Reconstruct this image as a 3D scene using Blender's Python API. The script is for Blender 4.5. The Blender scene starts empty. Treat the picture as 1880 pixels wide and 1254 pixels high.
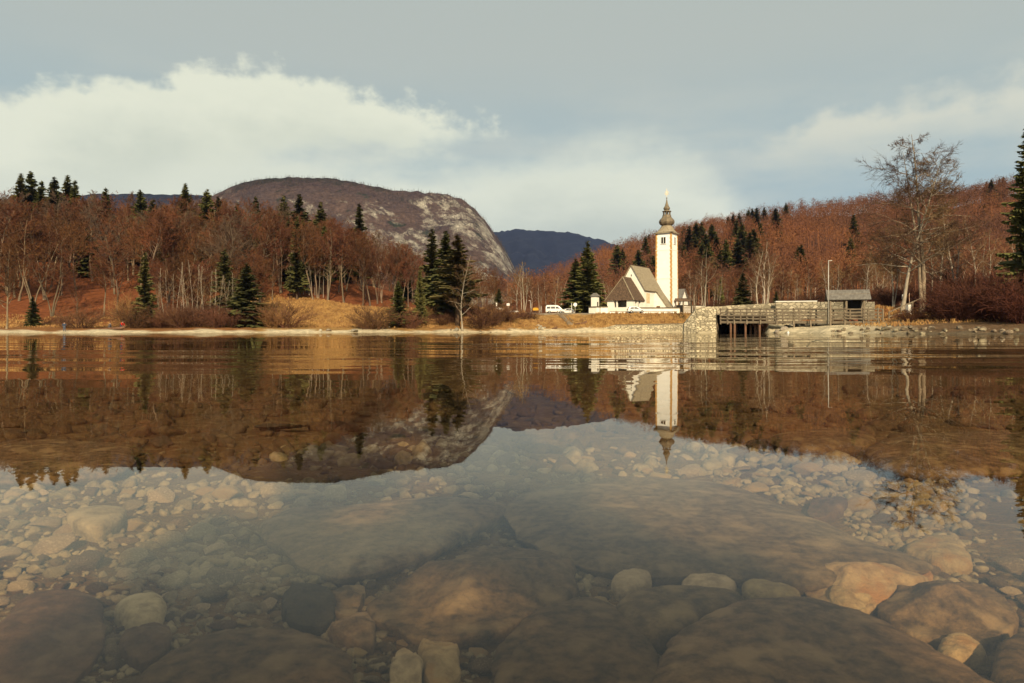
import bpy, bmesh, math, random
import numpy as np
from mathutils import Vector, Matrix, noise as mnoise

sc = bpy.context.scene
COL = sc.collection
F0, CX, HZ, CAMZ = 1253.33, 940.0, 606.0, 0.5      # focal length and frame of the photograph (1880 wide), horizon row, camera height

# ------------------------------------------------------------------ camera
cam = bpy.data.cameras.new('camera'); cam_o = bpy.data.objects.new('camera', cam); COL.objects.link(cam_o)
cam.sensor_width = 36.0; cam.lens = 24.0; cam.shift_y = -21.0 / 1880.0
cam.clip_start = 0.05; cam.clip_end = 20000
cam_o.location = (0, 0, CAMZ); cam_o.rotation_euler = (math.pi / 2, 0, 0)
cam.dof.use_dof = True; cam.dof.focus_distance = 90.0; cam.dof.aperture_fstop = 10.0
sc.camera = cam_o
sc.render.resolution_x, sc.render.resolution_y = 1024, 683

# ------------------------------------------------------------------ exposure, sun
sc.view_settings.view_transform = 'Standard'; sc.view_settings.look = 'None'
sc.view_settings.exposure = EXPOSURE = 0.22; sc.view_settings.gamma = 1.0
SUN_EL, SUN_AZ = math.radians(30), math.radians(172)      # azimuth clockwise from +Y: almost straight behind the camera
sun = bpy.data.lights.new('sun', 'SUN'); sun_o = bpy.data.objects.new('sun', sun); COL.objects.link(sun_o)
sun.energy = 5.0; sun.angle = math.radians(0.5); sun.color = (1.0, 0.81, 0.54)
sd = Vector((math.sin(SUN_AZ) * math.cos(SUN_EL), math.cos(SUN_AZ) * math.cos(SUN_EL), math.sin(SUN_EL)))
sun_o.rotation_euler = sd.to_track_quat('Z', 'Y').to_euler()

cy = sc.cycles
cy.max_bounces = 8; cy.diffuse_bounces = 2; cy.glossy_bounces = 3; cy.transmission_bounces = 2
cy.transparent_max_bounces = 8; cy.volume_bounces = 0
cy.caustics_reflective = False; cy.caustics_refractive = False; cy.sample_clamp_indirect = 6.0

# ------------------------------------------------------------------ sky
w = bpy.data.worlds.new('World'); sc.world = w; w.use_nodes = True
def sky_world():
    nt = w.node_tree; N = nt.nodes; L = nt.links
    N.clear()
    def nd(t, **k):
        n = N.new(t)
        for a, b in k.items(): setattr(n, a, b)
        return n
    def val(n, i, x):
        if isinstance(x, (int, float, tuple)): n.inputs[i].default_value = x
        else: L.new(x, n.inputs[i])
    def M(op, a, b=0.0, c=None, clamp=False):
        n = nd('ShaderNodeMath', operation=op, use_clamp=clamp); val(n, 0, a); val(n, 1, b)
        if c is not None: val(n, 2, c)
        return n.outputs[0]
    def SS(x, lo, hi):
        n = nd('ShaderNodeMapRange', interpolation_type='SMOOTHSTEP'); val(n, 0, x)
        n.inputs[1].default_value = lo; n.inputs[2].default_value = hi
        return n.outputs[0]
    def mix(f, a, b):
        n = nd('ShaderNodeMix', data_type='RGBA'); val(n, 0, f)
        for i, x in ((6, a), (7, b)):
            if isinstance(x, tuple): n.inputs[i].default_value = tuple(q * 10 for q in x) + (1,)
            else: L.new(x, n.inputs[i])
        return n.outputs[2]
    tc = nd('ShaderNodeTexCoord'); sp = nd('ShaderNodeSeparateXYZ'); L.new(tc.outputs['Generated'], sp.inputs[0])
    az = M('ARCTAN2', sp.outputs[0], sp.outputs[1])
    el = M('ARCSINE', sp.outputs[2])
    def AZ(px): return math.atan((px - CX) / F0)
    def EL(px, py): return math.atan((HZ - py) / math.hypot(F0, px - CX))
    t = M('DIVIDE', M('ADD', az, 1.0), 2.0, clamp=True)
    def curve(pts):                                     # elevation of a cloud edge as a function of azimuth
        r = nd('ShaderNodeValToRGB'); L.new(t, r.inputs[0]); cr = r.color_ramp; cr.interpolation = 'B_SPLINE'
        P = [(min(max((AZ(x) + 1) / 2, 0), 1), EL(x, y)) for x, y in pts]
        while len(cr.elements) < len(P): cr.elements.new(0.5)
        for e, (p, v) in zip(cr.elements, P):
            e.position = p
            q = v + 0.3
            e.color = (q, q, q, 1)
        return M('SUBTRACT', r.outputs[0], 0.3)
    def noise(scale, detail=5, sx=1, sy=1, off=0.0, rough=0.55):
        c = nd('ShaderNodeCombineXYZ'); val(c, 0, M('MULTIPLY', az, sx)); val(c, 1, M('MULTIPLY', el, sy)); c.inputs[2].default_value = off
        n = nd('ShaderNodeTexNoise'); n.inputs['Scale'].default_value = scale; n.inputs['Detail'].default_value = detail; n.inputs['Roughness'].default_value = rough
        L.new(c.outputs[0], n.inputs['Vector'])
        return M('SUBTRACT', n.outputs[0], 0.5)
    nb = noise(9, 7, 1, 1.5, 1.0); nf = noise(26, 6, 1, 1.3, 4.0, 0.6); ns = noise(3.2, 6, 1, 4.5, 7.0); nw = noise(5, 6, 1, 2.6, 11.0)
    topA = curve([(-1200, 250), (-500, 250), (-300, 190), (-100, 205), (20, 175), (100, 138), (220, 135), (330, 118), (400, 135), (480, 112), (530, 128), (620, 150), (700, 178), (790, 198), (870, 222), (935, 250), (990, 290), (1100, 330), (1400, 420), (2500, 600)])
    botA = curve([(-1200, 600), (300, 560), (420, 360), (480, 290), (560, 266), (640, 262), (760, 268), (850, 270), (900, 262), (960, 240), (1400, 200)])
    topB = curve([(-1200, 380), (200, 300), (420, 268), (520, 275), (620, 292), (720, 290), (820, 300), (900, 297), (1000, 286), (1080, 268), (1160, 266), (1240, 285), (1310, 318), (1360, 370), (1410, 440), (1500, 520), (2500, 600)])
    topC = curve([(900, 330), (1330, 285), (1400, 258), (1450, 226), (1520, 196), (1580, 190), (1640, 190), (1690, 156), (1760, 146), (1820, 150), (1860, 118), (1950, 90), (2400, 60)])
    botC = curve([(900, 240), (1330, 262), (1420, 292), (1520, 300), (1620, 285), (1700, 262), (1800, 250), (1900, 255), (2400, 270)])
    wob = M('ADD', M('MULTIPLY', nb, 0.10), M('MULTIPLY', nf, 0.065))
    wob2 = M('ADD', M('MULTIPLY', nw, 0.11), M('MULTIPLY', nf, 0.03))
    dA = M('ADD', M('SUBTRACT', topA, el), wob)
    mA = M('MULTIPLY', SS(dA, -0.008, 0.020), SS(M('ADD', M('SUBTRACT', el, botA), wob2), -0.02, 0.03))
    dB = M('ADD', M('SUBTRACT', topB, el), wob2)
    mB = SS(dB, -0.03, 0.05)
    dC = M('ADD', M('SUBTRACT', topC, el), M('MULTIPLY', wob, 0.8))
    mC = M('MULTIPLY', SS(dC, -0.008, 0.03), SS(M('ADD', M('SUBTRACT', el, botC), wob2), -0.03, 0.05))
    sky = nd('ShaderNodeTexSky', sky_type='NISHITA'); sky.sun_disc = False
    sky.sun_elevation = SUN_EL; sky.sun_rotation = SUN_AZ; sky.altitude = 500; sky.dust_density = 2.0
    veil = mix(SS(M('ADD', ns, M('MULTIPLY', nb, 0.3)), -0.20, 0.22), (0.350, 0.440, 0.432), (0.475, 0.518, 0.455))
    hi = SS(el, 0.22, 0.40)
    veil = mix(hi, veil, (0.435, 0.468, 0.412))
    base = mix(0.9, sky.outputs[0], veil)
    shadeA = M('ADD', SS(dA, 0.02, 0.19), M('MULTIPLY', nw, 0.9), clamp=True)
    colA = mix(shadeA, (0.69, 0.705, 0.565), (0.455, 0.50, 0.42))
    shadeB = M('ADD', SS(dB, 0.015, 0.15), M('MULTIPLY', nw, 0.8), clamp=True)
    colB = mix(shadeB, (0.68, 0.70, 0.57), (0.50, 0.54, 0.46))
    colC = mix(SS(dC, 0.02, 0.13), (0.60, 0.605, 0.50), (0.50, 0.525, 0.455))
    c = mix(M('MULTIPLY', mC, 0.95), base, colC)
    c = mix(mA, c, colA)
    c = mix(M('MULTIPLY', mB, 0.96), c, colB)
    bg = nd('ShaderNodeBackground'); bg.inputs[1].default_value = 0.1; L.new(c, bg.inputs[0])
    out = nd('ShaderNodeOutputWorld'); L.new(bg.outputs[0], out.inputs[0])
sky_world()

# ------------------------------------------------------------------ helpers
def at(px, py, Y):                                      # point at distance Y seen at a place of the photograph
    return Vector(((px - CX) / F0 * Y, Y, CAMZ + (HZ - py) / F0 * Y))
def on_plane(px, py, z):
    Y = (CAMZ - z) * F0 / (py - HZ)
    return Vector(((px - CX) / F0 * Y, Y, z))
def tag(o, label=None, cat=None, group=None, kind=None):
    if label: o['label'] = label
    if cat: o['category'] = cat
    if group: o['group'] = group
    if kind: o['kind'] = kind
    return o
def empty(name, loc, rz=0.0, label=None, cat=None, group=None, scale=None):
    o = bpy.data.objects.new(name, None); COL.objects.link(o); o.empty_display_size = 0.2
    o.location = loc; o.rotation_euler = (0, 0, rz)
    if scale is not None: o.scale = scale if hasattr(scale, '__len__') else (scale,) * 3
    return tag(o, label, cat, group)
def link_mesh(name, me, parent=None, loc=None):
    o = bpy.data.objects.new(name, me); COL.objects.link(o)
    if parent is not None: o.parent = parent
    if loc is not None: o.location = loc
    return o
def np_mesh(name, V, Q, mat, smooth=False):
    """V (n,3); Q (m,4) quads or (m,3) triangles"""
    V = np.asarray(V, dtype=np.float32); Q = np.asarray(Q, dtype=np.int32)
    me = bpy.data.meshes.new(name); k = Q.shape[1]
    me.vertices.add(len(V)); me.vertices.foreach_set('co', V.ravel())
    me.loops.add(Q.size); me.loops.foreach_set('vertex_index', Q.ravel())
    me.polygons.add(len(Q)); me.polygons.foreach_set('loop_start', np.arange(0, Q.size, k, dtype=np.int32))
    me.polygons.foreach_set('use_smooth', np.full(len(Q), smooth))
    me.update(calc_edges=True); me.validate()
    if mat: me.materials.append(mat)
    return me
class MB:
    def __init__(s): s.v = []; s.f = []; s.sm = []
    def add(s, vs, fs, smooth=False):
        n = len(s.v); s.v += [tuple(p) for p in vs]; s.f += [tuple(i + n for i in f) for f in fs]; s.sm += [smooth] * len(fs); return s
    def box(s, x0, y0, z0, x1, y1, z1):
        vs = [(x, y, z) for z in (z0, z1) for y in (y0, y1) for x in (x0, x1)]
        return s.add(vs, [(0, 2, 3, 1), (4, 5, 7, 6), (0, 1, 5, 4), (2, 6, 7, 3), (0, 4, 6, 2), (1, 3, 7, 5)])
    def bar(s, p, q, wx, wz, up=(0, 0, 1)):             # square bar between two points
        p, q, up = Vector(p), Vector(q), Vector(up); d = (q - p).normalized()
        if abs(d.dot(up)) > 0.95: up = Vector((0, 1, 0))
        a = d.cross(up).normalized() * wx / 2; b = a.cross(d).normalized() * wz / 2
        vs = [e + sa * a + sb * b for e in (p, q) for sb in (-1, 1) for sa in (-1, 1)]
        return s.add(vs, [(0, 2, 3, 1), (4, 5, 7, 6), (0, 1, 5, 4), (2, 6, 7, 3), (0, 4, 6, 2), (1, 3, 7, 5)])
    def tube(s, pts, rad, n=6, smooth=True, cap=True):
        pts = [Vector(p) for p in pts]; vs = []; ref = Vector((0.31, 0.17, 0.93))
        for i, p in enumerate(pts):
            d = (pts[min(i + 1, len(pts) - 1)] - pts[max(i - 1, 0)]).normalized()
            if abs(d.dot(ref)) > 0.9: ref = Vector((0.9, 0.3, 0.1))
            a = d.cross(ref).normalized(); b = d.cross(a); r = rad[i] if hasattr(rad, '__len__') else rad
            vs += [p + (a * math.cos(2 * math.pi * k / n) + b * math.sin(2 * math.pi * k / n)) * r for k in range(n)]
        fs = [(i * n + k, i * n + (k + 1) % n, (i + 1) * n + (k + 1) % n, (i + 1) * n + k) for i in range(len(pts) - 1) for k in range(n)]
        if cap: fs += [tuple(range(n - 1, -1, -1)), tuple((len(pts) - 1) * n + k for k in range(n))]
        return s.add(vs, fs, smooth)
    def lathe(s, prof, n=24, c=(0, 0, 0), smooth=True, rot=0.0):
        vs = [(c[0] + r * math.cos(2 * math.pi * k / n + rot), c[1] + r * math.sin(2 * math.pi * k / n + rot), c[2] + z) for r, z in prof for k in range(n)]
        fs = [(i * n + k, i * n + (k + 1) % n, (i + 1) * n + (k + 1) % n, (i + 1) * n + k) for i in range(len(prof) - 1) for k in range(n)]
        fs += [tuple(range(n - 1, -1, -1)), tuple((len(prof) - 1) * n + k for k in range(n))]
        return s.add(vs, fs, smooth)
    def prism(s, poly, ext):                            # planar polygon extruded along a vector
        poly = [Vector(p) for p in poly]; e = Vector(ext); n = len(poly)
        vs = poly + [p + e for p in poly]
        return s.add(vs, [tuple(range(n - 1, -1, -1)), tuple(range(n, 2 * n))] + [(i, (i + 1) % n, n + (i + 1) % n, n + i) for i in range(n)])
    def mesh(s, name, mat):
        me = bpy.data.meshes.new(name); me.from_pydata(s.v, [], s.f); me.polygons.foreach_set('use_smooth', s.sm)
        bm = bmesh.new(); bm.from_mesh(me); bmesh.ops.recalc_face_normals(bm, faces=bm.faces); bm.to_mesh(me); bm.free()
        me.update(); me.materials.append(mat); return me
    def build(s, name, mat, parent=None, loc=None): return link_mesh(name, s.mesh(name, mat), parent, loc)

def mat(name, col, col2=None, scale=3.0, rough=0.85, bump=0.0, bscale=None, rnd=0.0, bdist=.05, nrough=.5, con=.18, stretch=None, detail=6, metal=0.0, spec=0.3, col3=None, cscale=1.0):
    """procedural material: two or three colours mixed by noise, noise bump, a little variation between objects"""
    m = bpy.data.materials.new(name); m.use_nodes = True; nt = m.node_tree; N = nt.nodes; L = nt.links
    b = N['Principled BSDF']; b.inputs['Roughness'].default_value = rough; b.inputs['Metallic'].default_value = metal
    b.inputs['Specular IOR Level'].default_value = spec
    tc = N.new('ShaderNodeTexCoord'); mp = N.new('ShaderNodeMapping'); L.new(tc.outputs['Object'], mp.inputs[0])
    if stretch: mp.inputs['Scale'].default_value = stretch
    oi = N.new('ShaderNodeObjectInfo')
    ad = N.new('ShaderNodeVectorMath'); ad.operation = 'ADD'; L.new(mp.outputs[0], ad.inputs[0])
    ml = N.new('ShaderNodeMath'); ml.operation = 'MULTIPLY'; ml.inputs[1].default_value = 37.0; L.new(oi.outputs['Random'], ml.inputs[0])
    L.new(ml.outputs[0], ad.inputs[1])
    n = N.new('ShaderNodeTexNoise'); n.inputs['Scale'].default_value = scale; n.inputs['Detail'].default_value = detail; n.inputs['Roughness'].default_value = nrough; L.new(ad.outputs[0], n.inputs['Vector'])
    r = N.new('ShaderNodeMapRange'); r.inputs[1].default_value = .5 - con; r.inputs[2].default_value = .5 + con; L.new(n.outputs[0], r.inputs[0])
    mx = N.new('ShaderNodeMix'); mx.data_type = 'RGBA'; L.new(r.outputs[0], mx.inputs[0])
    mx.inputs[6].default_value = (*col, 1); mx.inputs[7].default_value = (*(col2 or tuple(c * 0.7 for c in col)), 1)
    out = mx.outputs[2]
    if col3:
        n3 = N.new('ShaderNodeTexNoise'); n3.inputs['Scale'].default_value = scale * cscale; n3.inputs['Detail'].default_value = 4; L.new(ad.outputs[0], n3.inputs['Vector'])
        r3 = N.new('ShaderNodeMapRange'); r3.inputs[1].default_value = 0.52; r3.inputs[2].default_value = 0.66; L.new(n3.outputs[0], r3.inputs[0])
        m3 = N.new('ShaderNodeMix'); m3.data_type = 'RGBA'; L.new(r3.outputs[0], m3.inputs[0]); L.new(out, m3.inputs[6]); m3.inputs[7].default_value = (*col3, 1); out = m3.outputs[2]
    if rnd:
        hs = N.new('ShaderNodeHueSaturation'); L.new(out, hs.inputs['Color'])
        v = N.new('ShaderNodeMapRange'); v.inputs[3].default_value = 1 - rnd; v.inputs[4].default_value = 1 + rnd; L.new(oi.outputs['Random'], v.inputs[0]); L.new(v.outputs[0], hs.inputs['Value'])
        r2 = N.new('ShaderNodeMath'); r2.operation = 'FRACT'; m7 = N.new('ShaderNodeMath'); m7.operation = 'MULTIPLY'; m7.inputs[1].default_value = 7.31
        L.new(oi.outputs['Random'], m7.inputs[0]); L.new(m7.outputs[0], r2.inputs[0])
        v2 = N.new('ShaderNodeMapRange'); v2.inputs[3].default_value = 0.5 - rnd * 0.04; v2.inputs[4].default_value = 0.5 + rnd * 0.04; L.new(r2.outputs[0], v2.inputs[0]); L.new(v2.outputs[0], hs.inputs['Hue'])
        out = hs.outputs[0]
    L.new(out, b.inputs['Base Color'])
    if bump:
        nb = N.new('ShaderNodeTexNoise'); nb.inputs['Scale'].default_value = bscale or scale * 4; nb.inputs['Detail'].default_value = 6; nb.inputs['Roughness'].default_value = nrough; L.new(ad.outputs[0], nb.inputs['Vector'])
        bp = N.new('ShaderNodeBump'); bp.inputs['Strength'].default_value = bump; bp.inputs['Distance'].default_value = bdist; L.new(nb.outputs[0], bp.inputs['Height']); L.new(bp.outputs[0], b.inputs['Normal'])
    return m
def striped(m, scale, direction='Z', amount=0.5, strength=0.4, distort=1.5):
    """courses (shingles, planks, masonry) multiplied into a material made by mat()"""
    nt = m.node_tree; N = nt.nodes; L = nt.links; b = N['Principled BSDF']
    wv = N.new('ShaderNodeTexWave'); wv.wave_type = 'BANDS'; wv.bands_direction = direction; wv.wave_profile = 'SAW'
    wv.inputs['Scale'].default_value = scale; wv.inputs['Distortion'].default_value = distort; wv.inputs['Detail'].default_value = 3; wv.inputs['Detail Scale'].default_value = 3
    tc = N.new('ShaderNodeTexCoord'); L.new(tc.outputs['Object'], wv.inputs[0])
    src = b.inputs['Base Color'].links[0].from_socket
    mr = N.new('ShaderNodeMapRange'); mr.inputs[3].default_value = 1 - amount; mr.inputs[4].default_value = 1.0; L.new(wv.outputs['Fac'], mr.inputs[0])
    mu = N.new('ShaderNodeMix'); mu.data_type = 'RGBA'; mu.blend_type = 'MULTIPLY'; mu.inputs[0].default_value = 1.0
    L.new(src, mu.inputs[6]); L.new(mr.outputs[0], mu.inputs[7]); L.new(mu.outputs[2], b.inputs['Base Color'])
    bp = N.new('ShaderNodeBump'); bp.inputs['Strength'].default_value = strength; bp.inputs['Distance'].default_value = 0.06; L.new(wv.outputs['Fac'], bp.inputs['Height'])
    if b.inputs['Normal'].links: L.new(b.inputs['Normal'].links[0].from_socket, bp.inputs['Normal'])
    L.new(bp.outputs[0], b.inputs['Normal'])
    return m
def masonry(m, scale=2.0, joint=(0.16, 0.14, 0.10), width=0.06):
    """rubble stones with mortar joints (voronoi cells) on a material made by mat()"""
    nt = m.node_tree; N = nt.nodes; L = nt.links; b = N['Principled BSDF']
    tc = N.new('ShaderNodeTexCoord'); mp = N.new('ShaderNodeMapping'); mp.inputs['Scale'].default_value = (1, 1, 1.6); L.new(tc.outputs['Object'], mp.inputs[0])
    v = N.new('ShaderNodeTexVoronoi'); v.feature = 'DISTANCE_TO_EDGE'; v.inputs['Scale'].default_value = scale; L.new(mp.outputs[0], v.inputs['Vector'])
    vc = N.new('ShaderNodeTexVoronoi'); vc.inputs['Scale'].default_value = scale; L.new(mp.outputs[0], vc.inputs['Vector'])
    src = b.inputs['Base Color'].links[0].from_socket
    sv = N.new('ShaderNodeSeparateColor'); L.new(vc.outputs['Color'], sv.inputs[0])
    mr0 = N.new('ShaderNodeMapRange'); mr0.inputs[3].default_value = 0.55; mr0.inputs[4].default_value = 1.25; L.new(sv.outputs[0], mr0.inputs[0])
    mu = N.new('ShaderNodeMix'); mu.data_type = 'RGBA'; mu.blend_type = 'MULTIPLY'; mu.inputs[0].default_value = 1.0; L.new(src, mu.inputs[6]); L.new(mr0.outputs[0], mu.inputs[7])
    mr = N.new('ShaderNodeMapRange'); mr.inputs[1].default_value = width * 0.4; mr.inputs[2].default_value = width * 1.6; L.new(v.outputs['Distance'], mr.inputs[0])
    mj = N.new('ShaderNodeMix'); mj.data_type = 'RGBA'; L.new(mr.outputs[0], mj.inputs[0]); mj.inputs[6].default_value = (*joint, 1); L.new(mu.outputs[2], mj.inputs[7])
    L.new(mj.outputs[2], b.inputs['Base Color'])
    bp = N.new('ShaderNodeBump'); bp.inputs['Strength'].default_value = 0.8; bp.inputs['Distance'].default_value = 0.08; L.new(mr.outputs[0], bp.inputs['Height']); L.new(bp.outputs[0], b.inputs['Normal'])
    return m

# ------------------------------------------------------------------ ground: bank, meadow, wood floor and hill as one sheet
COLS = {   # column of the photograph: (distance, height) of the land along it, from under the water to the far side of the hill
    -900: [(95, -1.5), (108, 0), (114, .8), (130, 3), (160, 9), (220, 24), (300, 38), (450, 38), (700, 25), (1000, 10)],
    0:    [(115, -1.4), (121, 0), (127, .7), (140, 1.9), (155, 5), (200, 17), (260, 31), (330, 36), (450, 32), (700, 20), (1000, 8)],
    200:  [(117, -1.4), (123, 0), (130, .8), (142, 1.6), (158, 4.6), (200, 15.5), (260, 30), (330, 36), (450, 32), (700, 20), (1000, 8)],
    480:  [(124, -1.4), (130, 0), (137, .8), (150, 2.0), (168, 6.2), (230, 21), (300, 33), (450, 30), (700, 18), (1000, 8)],
    620:  [(129, -1.4), (135, 0), (142, .8), (155, 1.9), (178, 6.8), (230, 18), (300, 28), (450, 24), (700, 15), (1000, 8)],
    720:  [(134, -1.4), (140, 0), (146, .8), (160, 3.2), (180, 6.6), (230, 13), (300, 19), (450, 16), (700, 12), (1000, 8)],
    800:  [(136, -1.4), (142, 0), (148, .8), (160, 3.6), (178, 6.2), (230, 6.8), (300, 8), (450, 8), (700, 10), (1000, 12)],
    860:  [(140, -1.4), (146, 0), (150, .8), (160, 4.0), (170, 6.1), (230, 6.0), (300, 6), (450, 7), (700, 12), (1000, 16)],
    940:  [(145, -1.4), (151, 0), (154, .8), (163, 3.6), (170, 5.2), (230, 5.3), (300, 6), (400, 9), (600, 26), (1000, 30)],
    1000: [(148, -1.4), (154, 0), (158, .9), (164, 2.8), (170, 4.7), (230, 5), (300, 6), (400, 11), (600, 33), (1000, 40)],
    1060: [(150, -1.4), (155, 0), (159, .9), (163, 2.6), (168, 4.7), (230, 5), (300, 7), (400, 17), (600, 48), (1000, 45)],
    1100: [(150, -1.4), (155, 0), (157, .5), (158.4, 1.6), (163.5, 4.5), (172, 4.75), (185, 5), (230, 5.5), (300, 9), (400, 24), (600, 55), (1000, 50)],
    1262: [(149, -1.4), (155, 0), (157, .2), (158.4, 1.8), (163.5, 4.5), (172, 4.75), (185, 5), (230, 6), (300, 13), (400, 42), (600, 80), (750, 84), (1000, 60)],
    1281: [(113, -.3), (116.5, .08), (119.4, .3), (119.6, .31), (121.5, 4.1), (150, 4.5), (185, 5), (230, 6), (300, 14), (420, 48), (600, 82), (750, 86), (1000, 60)],
    1314: [(113, -.3), (116.5, .08), (119.4, .3), (119.6, .31), (121.5, 4.1), (150, 4.5), (185, 5), (230, 6), (300, 15), (420, 50), (600, 86), (750, 90), (1000, 60)],
    1322: [(110, -1.6), (146, -1.0), (150, 4.2), (185, 5), (230, 6), (300, 15), (420, 50), (600, 87), (750, 90), (1000, 60)],
    1392: [(106, -1.6), (144, -1.0), (149, 4.2), (185, 5), (230, 6), (300, 16), (420, 54), (600, 92), (750, 95), (1000, 60)],
    1412: [(106, -1.4), (110, .1), (114, 1.3), (121, 1.9), (124, 4.2), (185, 5), (230, 7), (300, 16), (420, 55), (600, 93), (750, 96), (1000, 60)],
    1450: [(101, -1.4), (105, 0), (108, .8), (118, 1.5), (122, 4.3), (175, 5), (230, 7), (300, 17), (420, 58), (600, 96), (750, 99), (1000, 60)],
    1520: [(93, -1.4), (97, 0), (101, .9), (108, 1.5), (113, 1.9), (115.5, 4.6), (175, 6), (230, 8), (300, 18), (420, 62), (600, 101), (750, 104), (1000, 60)],
    1600: [(87, -1.4), (91, 0), (96, 1.0), (104, 1.7), (109, 2.2), (111.5, 4.4), (130, 5.2), (230, 9), (300, 20), (420, 64), (600, 104), (750, 107), (1000, 60)],
    1650: [(83, -1.4), (87, 0), (91, .9), (99, 1.8), (110, 3.6), (130, 5.2), (230, 9), (300, 20), (420, 65), (600, 105), (750, 108), (1000, 60)],
    1750: [(79, -1.4), (83, 0), (88, 1.0), (96, 1.9), (110, 3.4), (130, 5.2), (230, 10), (300, 22), (420, 67), (600, 108), (750, 112), (1000, 60)],
    1880: [(75, -1.4), (79, 0), (84, 1.0), (94, 1.9), (110, 3.4), (130, 5.6), (230, 11), (300, 23), (420, 70), (600, 116), (750, 118), (1000, 60)],
    2300: [(62, -1.4), (66, 0), (72, 1.0), (90, 2.6), (130, 6), (230, 13), (300, 25), (420, 74), (600, 124), (750, 128), (1000, 60)],
    3200: [(45, -1.4), (50, 0), (56, 1.0), (80, 3.6), (130, 8), (230, 16), (300, 30), (420, 80), (600, 130), (750, 128), (1000, 60)],
}
CK = np.array(sorted(COLS)); CA = [np.array(COLS[k], float) for k in CK]
def prof(i, Y):
    a = CA[i]; z = np.interp(Y, a[:, 0], a[:, 1])
    return np.where(Y < a[0, 0], np.maximum(a[0, 1] - (a[0, 0] - Y) * 0.06, -4.0), z)
def gz_px(px, Y):
    px = float(min(max(px, CK[0]), CK[-1])); i = int(np.clip(np.searchsorted(CK, px) - 1, 0, len(CK) - 2))
    t = (px - CK[i]) / (CK[i + 1] - CK[i])
    return prof(i, Y) * (1 - t) + prof(i + 1, Y) * t
def lump(X, Y):
    return (np.sin(X * .21 + np.cos(Y * .13) * 2) + np.sin(Y * .17 + X * .07) + np.sin(X * .053 - Y * .071) * 1.6)
def relief(X, Y):
    far = np.clip((Y - 150) / 150, 0, 1)
    return lump(X, Y) * (0.10 + 0.9 * far) + np.sin(X * .017 + 1) * np.cos(Y * .013) * 5 * far * np.clip((Y - 220) / 120, 0, 1)
def gz(X, Y):                                           # height of the ground
    px = CX + F0 * X / Y
    flat = np.clip((Y - 175) / 40, 0, 1) if px > 940 else 1.0
    z = float(gz_px(px, Y)) 
    return z + float(relief(X, Y)) * float(flat) * min(1, max(0, (z - 0.2) * 1.0))
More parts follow.
